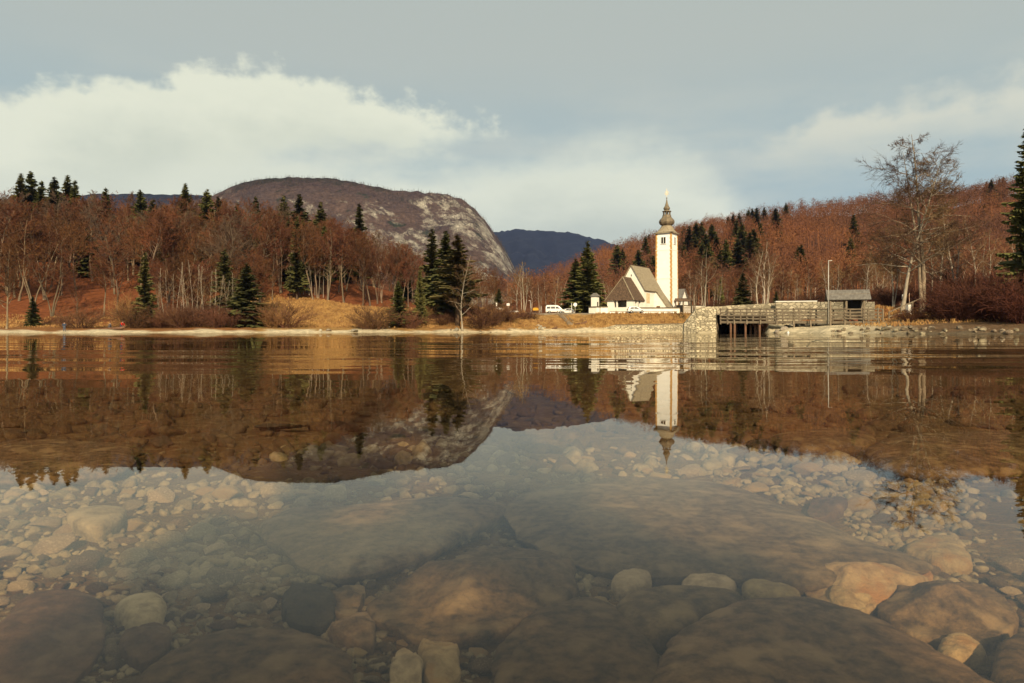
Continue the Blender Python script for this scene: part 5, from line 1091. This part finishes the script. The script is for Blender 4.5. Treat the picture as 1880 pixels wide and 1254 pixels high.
for k in range(22):
    px = R.uniform(1270, 1650); Y = R.uniform(150, 195) if px < 1420 else R.uniform(128, 175); plant('bush', BU[R.choice([0, 3, 2])], px, Y, R.uniform(2.5, 4.5), 'red brown shrub behind the bridge parapet', 'bush', 'shrubs behind the bridge', hp=3, wide=1.4, rnd=R)
for k in range(14):
    px = R.uniform(1745, 1905); plant('bush', BU[2], px, R.uniform(98, 118), R.uniform(4.5, 8.0), 'red stemmed shrub in the dense thicket of the right bank', 'bush', 'shrubs of the right thicket', hp=3, wide=1.1, rnd=R)

# far woods, which read as one mass
def mass(name, n, sampler, src, keep, wmul, mtl, seed, Hr, hp):
    rng = np.random.RandomState(seed); Vs = []; Qn = 0
    for _ in range(n):
        X, Y, z = sampler(rng); t = src[rng.randint(len(src))]; idx = rng.choice(len(t), keep, replace=False); q = t[idx].copy(); c = q.mean(1, keepdims=True); ctr = (q[:, :2].mean(1, keepdims=True), q[:, 2:].mean(1, keepdims=True))
        side = (q[:, 1] - q[:, 0])[:, None] * (wmul - 1) / 2; q[:, 0:1] -= side; q[:, 1:2] += side; q[:, 2:3] += side; q[:, 3:4] -= side
        s = rng.uniform(*Hr) / hp; a = rng.uniform(0, 6.28); wd = rng.uniform(.9, 1.3); ca, sa = math.cos(a) * s * wd, math.sin(a) * s * wd
        x = q[..., 0] * ca - q[..., 1] * sa + X; y = q[..., 0] * sa + q[..., 1] * ca + Y; Vs.append(np.stack([x, y, q[..., 2] * s + z], -1).reshape(-1, 3))
        tr = .12; Vs.append(np.array([(X - tr, Y, z - .5), (X + tr, Y, z - .5), (X + tr * .4, Y, z + hp * s * .75), (X - tr * .4, Y, z + hp * s * .75)]))
    V = np.concatenate(Vs); o = link_mesh(name, np_mesh(name, V, np.arange(len(V)).reshape(-1, 4), mtl)); return tag(o, kind='stuff')
hill_twigs = mat('hill_twigs', (.20, .074, .031), (.095, .046, .026), .02, .95, col3=(.25, .10, .035), cscale=.8)
def hill_sampler(rng):
    while True:
        px = rng.uniform(930, 2080); Y = 250 * (660 / 250.) ** rng.uniform(0, 1) if rng.uniform() < .75 else rng.uniform(480, 640)
        if px < 1120 and Y > 560: continue
        X = (px - CX) / F0 * Y; return X, Y, gz(X, Y)
mass('hillside_wood', 4600, hill_sampler, BQ, 230, 4.2, hill_twigs, 1, (12, 18), 18)
def back_sampler(rng):
    px = rng.uniform(-120, 900); Y = rng.uniform(250, 330); X = (px - CX) / F0 * Y; return X, Y, gz(X, Y)
mass('upper_wood', 520, back_sampler, BQ, 400, 2.0, twig_red, 2, (16, 22), 18)
def mtn_sampler(rng):
    while True:
        i = rng.randint(1, MT.shape[0] - 2); j = rng.randint(20, 122) if rng.uniform() < .7 else rng.randint(108, 126)
        p = MT[i, j]
        if p[2] < 40: continue
        if 0.45 < rng.uniform() * (1 - (p[2] / 400)): continue
        return p[0] + rng.uniform(-3, 3), p[1] + rng.uniform(-5, 5), p[2] - 1
mt_wood = mat('mountain_wood', (.10, .062, .062), (.06, .048, .045), .01, .95, col3=(.035, .04, .028), cscale=1.4)
mass('mountain_wood', 11000, mtn_sampler, SQ[:3], 16, 5.0, mt_wood, 3, (5, 11), 20)

# ------------------------------------------------------------------ stones in the shallow water
def rock_mat(name, a, b, c=None, sc_=24.0, rnd=.2, bump=.75):
    return mat(name, a, b, sc_, .8, bump, 60, rnd=rnd, bdist=.014, nrough=.70, con=.12, col3=c, cscale=.35, spec=.25, detail=9)
RM = {'brown': rock_mat('brown_rock', (.195, .132, .08), (.055, .038, .026), (.26, .19, .12)),
      'grey': rock_mat('grey_rock', (.205, .145, .093), (.07, .049, .034), (.27, .20, .135)),
      'cream': rock_mat('cream_rock', (.44, .345, .21), (.26, .19, .11), (.36, .215, .095)),
      'pale': rock_mat('pale_rock', (.48, .395, .28), (.26, .205, .14), (.55, .46, .34), rnd=.45),
      'red': rock_mat('reddish_rock', (.145, .088, .06), (.07, .045, .033), (.19, .13, .09)),
      'dark': rock_mat('dark_rock', (.075, .062, .048), (.045, .038, .03), (.11, .09, .065))}
def smooth_loop(P, n=110):
    P = [Vector(p) for p in P]; m = len(P); out = []
    for k in range(n):
        t = k * m / n; i = int(t); f = t - i; a, b, c, d = P[(i - 1) % m], P[i % m], P[(i + 1) % m], P[(i + 2) % m]
        out.append(0.5 * ((2 * b) + (c - a) * f + (2 * a - 5 * b + 4 * c - d) * f * f + (3 * b - a - 3 * c + d) * f ** 3))
    return out
def mid_ok(o): return sum(p[1] for p in o) / len(o) < 1170
def boulder(name, outline, label, m, up, zc=None, seed=0, rough=.02, pw=4.0, tilt=0.0):
    up *= .55 if mid_ok(outline) else .42; rr = random.Random(int(seed * 10)); cuts = [(rr.uniform(0, 6.28), rr.uniform(.15, 1.1), rr.uniform(.92, 1.35)) for _ in range(9)]
    mid = (sum(p[0] for p in outline) / len(outline), sum(p[1] for p in outline) / len(outline))
    g = on_plane(mid[0], mid[1], -.22); zb = bed_z(g.x, g.y)
    zc = (zb + (.055 if name == 'flat_boulder' else .025)) if zc is None else zc
    ring = smooth_loop([on_plane(px, py, zc) for px, py in outline]); n = len(ring); c = sum(ring, Vector()) / n; V = []
    sz0 = max((p - c).length for p in ring)
    ring = [c + (p - c) * (1 + .07 * mnoise.noise((p - c).normalized() * 2.2 + Vector((seed, 3, 0))) + .035 * mnoise.noise((p - c).normalized() * 7 + Vector((seed, 9, 0)))) for p in ring]
    size = max((p - c).length for p in ring)
    ts = [1.0, .99, .97, .945, .91, .87, .82, .77, .71, .65, .58, .51, .44, .37, .3, .23, .16, .08]
    def nz(p): return mnoise.fractal(p * (1.6 / max(size, .05)) * .9 + Vector((seed, 0, 0)), 1.0, 2.0, 5) * rough * size * 1.5 + (mnoise.noise(p * 26 + Vector((seed, 1, 1))) + .6 * mnoise.noise(p * 60)) * (.0045 if rough > .02 else .0025)
    rows = []
    for t in ts[::1]:
        row = []
        for p in ring:
            h = up * (1 - t ** pw) ** .55; q = (p - c) * t
            for a_, d_, k_ in cuts:                     # broken faces
                e = up * (k_ - d_ * 1.3 * (q.x * math.cos(a_) + q.y * math.sin(a_)) / (size * .62))
                h = max(up * .08, min(h, e)) if rough > .02 else min(h, up * .9 + e * .1)
            row.append(c + q + Vector((0, 0, h * (1 if t < .97 else (1 - t) * 30))))
        rows.append(row)
    low = [[c + (p - c) * k + Vector((0, 0, -d)) for p in ring] for k, d in ((.97, .025), (.86, .07), (.6, .11))]
    rows = low[::-1] + rows
    for j, r in enumerate(rows):
        for p in r:
            q = p + Vector((0, 0, tilt * (p.x - c.x))); d = (q - c); d = d.normalized() if d.length else Vector((0, 0, 1)); d.z = d.z * 1.5 + .3; V.append(q + d.normalized() * nz(q))
    top = sum(rows[-1], Vector()) / n; V.append(top + Vector((0, 0, nz(top)))); F = [(j * n + k, j * n + (k + 1) % n, (j + 1) * n + (k + 1) % n, (j + 1) * n + k) for j in range(len(rows) - 1) for k in range(n)]
    L = (len(rows) - 1) * n; F += [(L + k, L + (k + 1) % n, len(V) - 1) for k in range(n)]; F.append(tuple(range(n - 1, -1, -1)))
    V = [v - c for v in V]
    me = bpy.data.meshes.new(name); me.from_pydata([tuple(v) for v in V], [], F); me.polygons.foreach_set('use_smooth', [True] * len(F)); me.materials.append(m); me.update()
    tag(link_mesh(name, me, None, c), label, 'rock')
    return c, size
BO = [
 ('boulder', [(672, 1118), (715, 1085), (770, 1062), (830, 1030), (880, 1006), (960, 1008), (1035, 1020), (1060, 1055), (1052, 1092), (1000, 1120), (930, 1150), (870, 1170), (780, 1176), (715, 1152)], 'big orange brown boulder with a rough top in the centre of the shallows', 'brown', .12, None, .03),
 ('flat_boulder', [(472, 965), (530, 938), (640, 928), (780, 918), (900, 922), (925, 940), (860, 975), (800, 1015), (690, 1052), (600, 1060), (520, 1010)], 'wide smooth grey brown slab behind and left of the central boulder', 'grey', .05, None, .012),
 ('flat_boulder', [(925, 960), (960, 910), (1050, 888), (1180, 876), (1330, 890), (1450, 935), (1560, 980), (1700, 1032), (1640, 1052), (1500, 1078), (1300, 1058), (1120, 1055), (1000, 1020)], 'very large flat dark brown slab right of the central boulder', 'grey', .055, None, .012),
 ('flat_boulder', [(1205, 1215), (1240, 1165), (1320, 1122), (1410, 1106), (1520, 1114), (1620, 1150), (1720, 1200), (1830, 1262), (1900, 1330), (1500, 1390), (1190, 1330)], 'huge smooth brown slab below the cream rock at the bottom of the view', 'brown', .10, None, .012),
 ('boulder', [(910, 1215), (945, 1160), (1010, 1115), (1080, 1100), (1140, 1120), (1190, 1165), (1215, 1240), (1190, 1330), (1000, 1350), (915, 1300)], 'dark brown flat boulder in front of and right of the central one', 'brown', .07, None, .015),
 ('flat_boulder', [(1130, 1115), (1180, 1085), (1260, 1078), (1345, 1088), (1365, 1108), (1300, 1130), (1235, 1165), (1180, 1160)], 'low brown slab below the grey white pebbles', 'brown', .04, None, .015),
 ('flat_boulder', [(235, 1262), (320, 1195), (420, 1160), (540, 1158), (620, 1190), (650, 1250), (640, 1340), (400, 1380), (220, 1340)], 'broad dull brown slab with speckled top in the lower left foreground', 'brown', .06, None, .012),
 ('boulder', [(-20, 1200), (20, 1120), (70, 1092), (150, 1095), (195, 1120), (185, 1190), (150, 1235), (90, 1290), (-40, 1300)], 'large squarish purple brown rock in the lower left corner', 'red', .09, None, .03),
 ('boulder', [(1612, 1120), (1650, 1085), (1720, 1070), (1800, 1072), (1850, 1100), (1868, 1135), (1840, 1165), (1790, 1190), (1720, 1178), (1660, 1160)], 'rounded orange brown boulder right of the cream rock', 'brown', .13, None, .03),
 ('boulder', [(1478, 1078), (1495, 1048), (1550, 1032), (1620, 1030), (1680, 1042), (1712, 1062), (1690, 1085), (1650, 1095), (1600, 1118), (1560, 1128), (1520, 1118), (1492, 1100)], 'bright cream coloured rough rock on the right side of the shallows', 'cream', .12, None, .034),
 ('boulder', [(222, 1190), (240, 1160), (280, 1144), (308, 1160), (305, 1195), (275, 1215), (240, 1212)], 'reddish brown pointed stone left of the speckled slab', 'red', .06, None, .04),
 ('boulder', [(518, 1110), (535, 1086), (575, 1080), (610, 1092), (617, 1120), (595, 1148), (550, 1148), (525, 1132)], 'round almost black stone left of the central boulder', 'dark', .06, None, .03),
 ('boulder', [(608, 1092), (640, 1078), (668, 1078), (668, 1102), (645, 1130), (618, 1126)], 'angular orange brown stone between the black stone and the central boulder', 'brown', .05, None, .05),
 ('boulder', [(602, 1155), (640, 1130), (675, 1122), (690, 1150), (685, 1185), (645, 1180)], 'grey brown stone in front of the left tip of the central boulder', 'grey', .05, None, .05),
 ('boulder', [(770, 1195), (790, 1180), (830, 1182), (842, 1205), (840, 1245), (805, 1265), (778, 1240)], 'blocky cream stone just below the central boulder', 'cream', .06, None, .05),
 ('boulder', [(715, 1240), (728, 1195), (752, 1190), (770, 1215), (765, 1275), (720, 1280)], 'upright tan stone left of the blocky cream one', 'pale', .06, None, .05),
 ('boulder', [(1122, 1075), (1145, 1057), (1180, 1054), (1197, 1066), (1180, 1085), (1145, 1093)], 'smooth white stone right of the central boulder', 'pale', .052, None, .015),
 ('boulder', [(1250, 1075), (1270, 1058), (1310, 1055), (1345, 1062), (1350, 1080), (1310, 1092), (1270, 1090)], 'grey white rounded stone at the edge of the low brown slab', 'pale', .048, None, .015),
 ('boulder', [(1362, 1080), (1380, 1062), (1415, 1066), (1450, 1085), (1470, 1098), (1440, 1106), (1390, 1100)], 'long cream stone left of the rough cream rock', 'cream', .048, None, .015),
 ('boulder', [(1722, 1192), (1740, 1174), (1775, 1174), (1812, 1200), (1790, 1215), (1750, 1222), (1728, 1212)], 'pale egg shaped stone below the rounded orange brown boulder', 'cream', .058, None, .015),
 ('boulder', [(1660, 1012), (1690, 995), (1740, 990), (1770, 1010), (1785, 1038), (1740, 1042), (1690, 1028)], 'pinkish tan wedge shaped stone above the cream rock', 'cream', .058, None, .015),
 ('flat_boulder', [(125, 948), (160, 934), (215, 932), (232, 942), (205, 962), (175, 970), (140, 962)], 'flat pale stone by itself on the left among small pebbles', 'pale', .035, None, .02),
 ('boulder', [(210, 1125), (240, 1105), (285, 1100), (305, 1115), (290, 1140), (245, 1150)], 'smooth pale grey stone above the reddish pointed one', 'pale', .055, None, .015),
 ('boulder', [(1520, 1095), (1560, 1078), (1590, 1085), (1600, 1110), (1560, 1135), (1538, 1122)], 'angular tan stone leaning on the front of the cream rock', 'cream', .06, None, .06),
 ('flat_boulder', [(1405, 808), (1470, 797), (1560, 794), (1610, 806), (1570, 824), (1470, 828)], 'large orange brown sunken boulder under the reflected hillside on the right', 'brown', .10, None, .02),
 ('flat_boulder', [(1590, 830), (1660, 806), (1780, 800), (1900, 806), (1960, 840), (1860, 868), (1700, 872), (1620, 858)], 'wide orange sunken slab under the reflected right bank', 'brown', .12, None, .02),
 ('boulder', [(1370, 815), (1400, 805), (1440, 812), (1430, 828), (1390, 828)], 'dark sunken rock left of the large orange brown sunken boulder', 'dark', .06, None, .03),
 ('flat_boulder', [(-60, 845), (20, 818), (140, 812), (240, 826), (230, 862), (120, 880), (-40, 880)], 'large brown sunken slab under the reflected left wood', 'brown', .10, None, .02),
 ('flat_boulder', [(1822, 1222), (1850, 1180), (1930, 1170), (1960, 1290), (1880, 1320), (1830, 1280)], 'brown slab in the lower right corner', 'brown', .07, None, .02),
 ('boulder', [(1480, 940), (1500, 918), (1545, 912), (1555, 930), (1530, 945), (1500, 950)], 'red brown stone in the bright pebble bank on the right', 'red', .05, None, .03),
]
taken = []
for i, (nm, o, lab, m, up, zc, rg) in enumerate(BO):
    c, s = boulder(nm, o, lab, RM[m], up, zc, i * 3.7, rg)
    xs = [p[0] for p in o]; ys = [p[1] for p in o]; taken.append((sum(xs) / len(xs), sum(ys) / len(ys), (max(xs) - min(xs)) * .40, (max(ys) - min(ys)) * .36))

def stone_mesh(seed, sub, m):
    rng = random.Random(seed); bm = bmesh.new(); bmesh.ops.create_icosphere(bm, subdivisions=sub, radius=1)
    cuts = [(Vector((rng.gauss(0, 1), rng.gauss(0, 1), rng.gauss(0, .7))).normalized(), rng.uniform(.42, .8)) for _ in range(9)]
    for v in bm.verts:
        p = v.co.copy()
        for d, h in cuts:
            e = p.dot(d) - h
            if e > 0: p -= d * e * .94
        p *= 1 + .10 * mnoise.noise(p * 1.3 + Vector((seed, 0, 0))) + .035 * mnoise.noise(p * 4 + Vector((0, seed, 0))); v.co = Vector((p.x, p.y, p.z))
    me = bpy.data.meshes.new('stone'); bm.to_mesh(me); bm.free(); me.polygons.foreach_set('use_smooth', [True] * len(me.polygons)); me.materials.append(m); return me
SM = {k: [stone_mesh(s * 7 + j, 3, RM[k]) for s in range(5)] for j, k in enumerate(('pale', 'cream', 'brown', 'grey', 'red', 'dark'))}
RS = random.Random(21)
def stones(n, x0, x1, y0, y1, s0, s1, kinds, label, group, flat=(.35, .6), taper=True):
    k = 0; tries = 0
    while k < n and tries < n * 60:
        tries += 1; px, py = RS.uniform(x0, x1), RS.uniform(y0, y1); w_ = RS.uniform(s0, s1) * RS.choice((.7, .85, 1, 1, 1.3))
        if any(((px - a) / (c + w_ * .45)) ** 2 + ((py - b) / (d + w_ * .25)) ** 2 < 1 for a, b, c, d in taken): continue
        taken.append((px, py, w_ * .40, w_ * .22)); g = on_plane(px, py, -.24); g = on_plane(px, py, bed_z(g.x, g.y) + .01)
        zb = bed_z(g.x, g.y); r = w_ / 2 * g.y / F0; kd = RS.choice(kinds); o = link_mesh('stone', RS.choice(SM[kd]), None, (g.x, g.y, zb + r * .22))
        o.scale = (r * RS.uniform(.95, 1.15), r * RS.uniform(.65, 1.05), r * RS.uniform(*flat)); o.rotation_euler = (RS.uniform(-.25, .25), RS.uniform(-.25, .25), RS.uniform(-.9, .9)); tag(o, label, 'stone', group); k += 1
stones(108, -20, 640, 900, 1190, 30, 80, ['pale', 'pale', 'pale', 'cream', 'grey', 'red'], 'rounded stone in the pebble field on the left of the shallows', 'stones of the left pebble field')
stones(46, 1330, 1740, 850, 1030, 28, 66, ['pale', 'cream', 'cream', 'pale', 'brown'], 'pale stone in the sunlit bank of pebbles on the right', 'stones of the right pebble bank')
stones(16, 1000, 1500, 815, 885, 24, 52, ['pale', 'cream'], 'pale stone beyond the large flat slab under the reflected tower tip', 'stones beyond the flat slab')
stones(16, 600, 960, 880, 960, 22, 50, ['pale', 'grey'], 'stone beyond the grey brown slab under the reflected mountain', 'stones beyond the grey brown slab')
stones(32, 560, 960, 1080, 1300, 34, 80, ['pale', 'grey', 'brown', 'cream'], 'stone in the gap around the blocky cream stone', 'stones in front of the central boulder')
stones(26, 1690, 1900, 1020, 1290, 36, 84, ['grey', 'cream', 'brown', 'pale'], 'stone along the right edge of the shallows', 'stones at the right edge')
stones(20, 1050, 1500, 1035, 1125, 24, 50, ['pale', 'cream'], 'small stone between the flat slabs right of the central boulder', 'stones between the slabs')
stones(22, 0, 320, 1150, 1290, 36, 90, ['grey', 'brown', 'pale'], 'stone in the lower left corner of the shallows', 'stones of the lower left corner')
stones(26, -40, 1920, 700, 850, 20, 80, ['brown', 'grey', 'dark', 'dark'], 'sunken stone under the reflected woods', 'sunken stones under the reflected woods', (.12, .25))
def pebbles():
    tpl = []
    for s in range(4):
        me = stone_mesh(900 + s, 2, RM['pale']); tpl.append((np.array([v.co[:] for v in me.vertices]), np.array([p.vertices[:] for p in me.polygons]))); bpy.data.meshes.remove(me)
    for name, n, m, seed, reg in (('pebbles', 7000, RM['pale'], 1, [(-40, 660, 880, 1260, 3), (1300, 1800, 840, 1090, 3), (560, 1500, 820, 1260, 2), (-60, 1940, 820, 1300, 2), (1880, 3000, 800, 1300, 1), (-1100, -20, 800, 1300, 1)]), ('gravel', 3800, rock_mat('gravel', (.12, .083, .05), (.06, .042, .027), (.16, .12, .075)), 2, [(-60, 1940, 700, 1300, 2), (-60, 1940, 690, 860, 2), (600, 1940, 1040, 1300, 1), (1900, 3200, 760, 1300, 1), (-1300, -40, 760, 1300, 1)])):
        rng = np.random.RandomState(seed); Vs, Fs, off = [], [], 0; wts = np.array([r[4] for r in reg], float); wts /= wts.sum()
        for _ in range(n):
            r = reg[rng.choice(len(reg), p=wts)]; px, py = rng.uniform(r[0], r[1]), rng.uniform(r[2], r[3])
            if any(((px - a) / c) ** 2 + ((py - b) / d) ** 2 < .8 for a, b, c, d in taken[:30]): continue
            g = on_plane(px, py, -.25); g = on_plane(px, py, bed_z(g.x, g.y)); s = (6 + 34 * rng.uniform(0, 1) ** 2.2) * (1.6 if py < 860 else 1) / 2 * g.y / F0; V, F = tpl[rng.randint(4)]; a = rng.uniform(0, 6.28)
            v = V * np.array([s, s * rng.uniform(.6, 1), s * rng.uniform(.35, .7)]); v = np.stack([v[:, 0] * math.cos(a) - v[:, 1] * math.sin(a), v[:, 0] * math.sin(a) + v[:, 1] * math.cos(a), v[:, 2]], 1) + np.array([g.x, g.y, bed_z(g.x, g.y) + s * .15])
            Vs.append(v); Fs.append(F + off); off += len(V)
        tag(link_mesh(name, np_mesh(name, np.concatenate(Vs), np.concatenate(Fs), m, True)), kind='stuff')
pebbles()

# stones along the far shores
shore_pale = rock_mat('shore_rock', (.42, .37, .28), (.28, .24, .18), None, 2.5, .3); shore_brown = rock_mat('bank_rock', (.20, .155, .10), (.12, .09, .06), (.36, .30, .2), 2.5, .3)
SH = [stone_mesh(300 + s, 3, shore_pale) for s in range(4)]; SB = [stone_mesh(320 + s, 3, shore_brown) for s in range(4)]
def shore_rock(px, Y, w_, ml, label, group=None, k=.55):
    X = (px - CX) / F0 * Y; o = link_mesh('shore_rock', RS.choice(ml), None, (X, Y, gz(X, Y) + w_ * .12)); o.scale = (w_ / 2, w_ / 2 * RS.uniform(.7, 1), w_ / 2 * k); o.rotation_euler = (RS.uniform(-.2, .2), RS.uniform(-.2, .2), RS.uniform(0, 6)); tag(o, label, 'rock', group)
shore_rock(588, 135.5, 1.0, SH, 'squarish white boulder on the beach in front of the meadow', k=.8)
shore_rock(604, 136.5, 1.3, SB, 'grey brown rock right of the squarish white boulder'); shore_rock(650, 138, 1.9, SH, 'long white boulder on the beach right of the meadow'); shore_rock(838, 146.5, 1.5, SH, 'pale boulder at the foot of the bright trunk', k=.8)
for k in range(8): shore_rock(984 + k * 2.2 + R.uniform(-1, 1), 157 + R.uniform(-1.5, 2.5), R.uniform(.5, 1.1), SH, 'pale rock in the heap at the left end of the church beach', 'rock heap on the church beach', .7)
for k in range(16): shore_rock(R.uniform(1425, 1525), R.uniform(108, 114), R.uniform(.7, 1.5), SH, 'pale rubble stone under the wooden walkway', 'rubble under the walkway', .6)
for k in range(44):
    px = R.uniform(1520, 1890); X0 = float(np.interp(px, [1520, 1600, 1650, 1750, 1880], [97, 91, 87, 83, 79])); shore_rock(px, X0 + R.uniform(.2, 3.5), R.uniform(.35, 1.3), SB, 'brown rock along the waterline of the right bank', 'rocks along the right waterline', .6)
for k in range(18): shore_rock(R.uniform(700, 960), 0 + float(np.interp(px, [0, 1], [0, 0])) + R.uniform(146, 153), R.uniform(.4, .9), SB, 'small rock on the beach below the shore conifers', 'small rocks below the conifers', .6)

def dry_grass():
    rng = np.random.RandomState(8); V = []
    for _ in range(15000):
        u = rng.uniform()
        if u < .45: px, Y = rng.uniform(430, 800), rng.uniform(142, 183)
        elif u < .8: px, Y = rng.uniform(800, 1262), rng.uniform(152, 172)
        elif u < .9: px, Y = rng.uniform(-40, 430), rng.uniform(128, 150)
        else: px, Y = rng.uniform(1560, 1900), rng.uniform(92, 116)
        X = (px - CX) / F0 * Y; z = gz(X, Y)
        if z < 1.0 or (px > 965 and px < 1300 and abs(Y - 168.6) < 4.4): continue
        h = rng.uniform(.12, .42) * (1.5 if rng.uniform() < .12 else 1)
        for k in range(4):
            a = rng.uniform(0, 6.28); w = rng.uniform(.05, .14); dx, dy = math.cos(a) * w, math.sin(a) * w; ox, oy = rng.normal(0, .22, 2); tx, ty = rng.normal(0, .14, 2)
            V += [(X + ox - dx, Y + oy - dy, z - .05), (X + ox + dx, Y + oy + dy, z - .05), (X + ox + tx + dx * .3, Y + oy + ty, z + h), (X + ox + tx - dx * .3, Y + oy + ty, z + h)]
    tag(link_mesh('dry_grass', np_mesh('dry_grass', V, np.arange(len(V)).reshape(-1, 4), mat('straw', (.42, .25, .085), (.24, .125, .045), .35, .95, col3=(.20, .10, .04), cscale=2))), kind='stuff')
dry_grass()
b = on_plane(1447, 609.9, 0.0); b.y = 104; b.x = (1447 - CX) / F0 * 104; ob = MB().lathe([(.02, -.18), (.16, -.1), (.2, .04), (.15, .17), (.05, .22), (.04, .3), (.01, .31)], 14).build('buoy', carwhite, None, (b.x, b.y, .04)); tag(ob, 'tiny white buoy floating in front of the gravel beach', 'buoy')
# unseen trees added behind the camera, narrowed and placed to shade the near stones
e = plant('spruce', SP[0], 0, 0, 15, 'unseen narrow spruce added on the bank behind the viewpoint to shade the flat slab', 'spruce', z=1.2, X=0, hp=20, rz=.4, wide=.34); e.location = (2.24, -12.5, .9)
e = plant('spruce', SP[1], 0, 0, 13, 'unseen slim spruce added behind the viewpoint to shade the stones, left of the narrow one', 'spruce', z=1.2, X=0, hp=20, rz=1.4, wide=.36); e.location = (1.15, -11.5, .9)
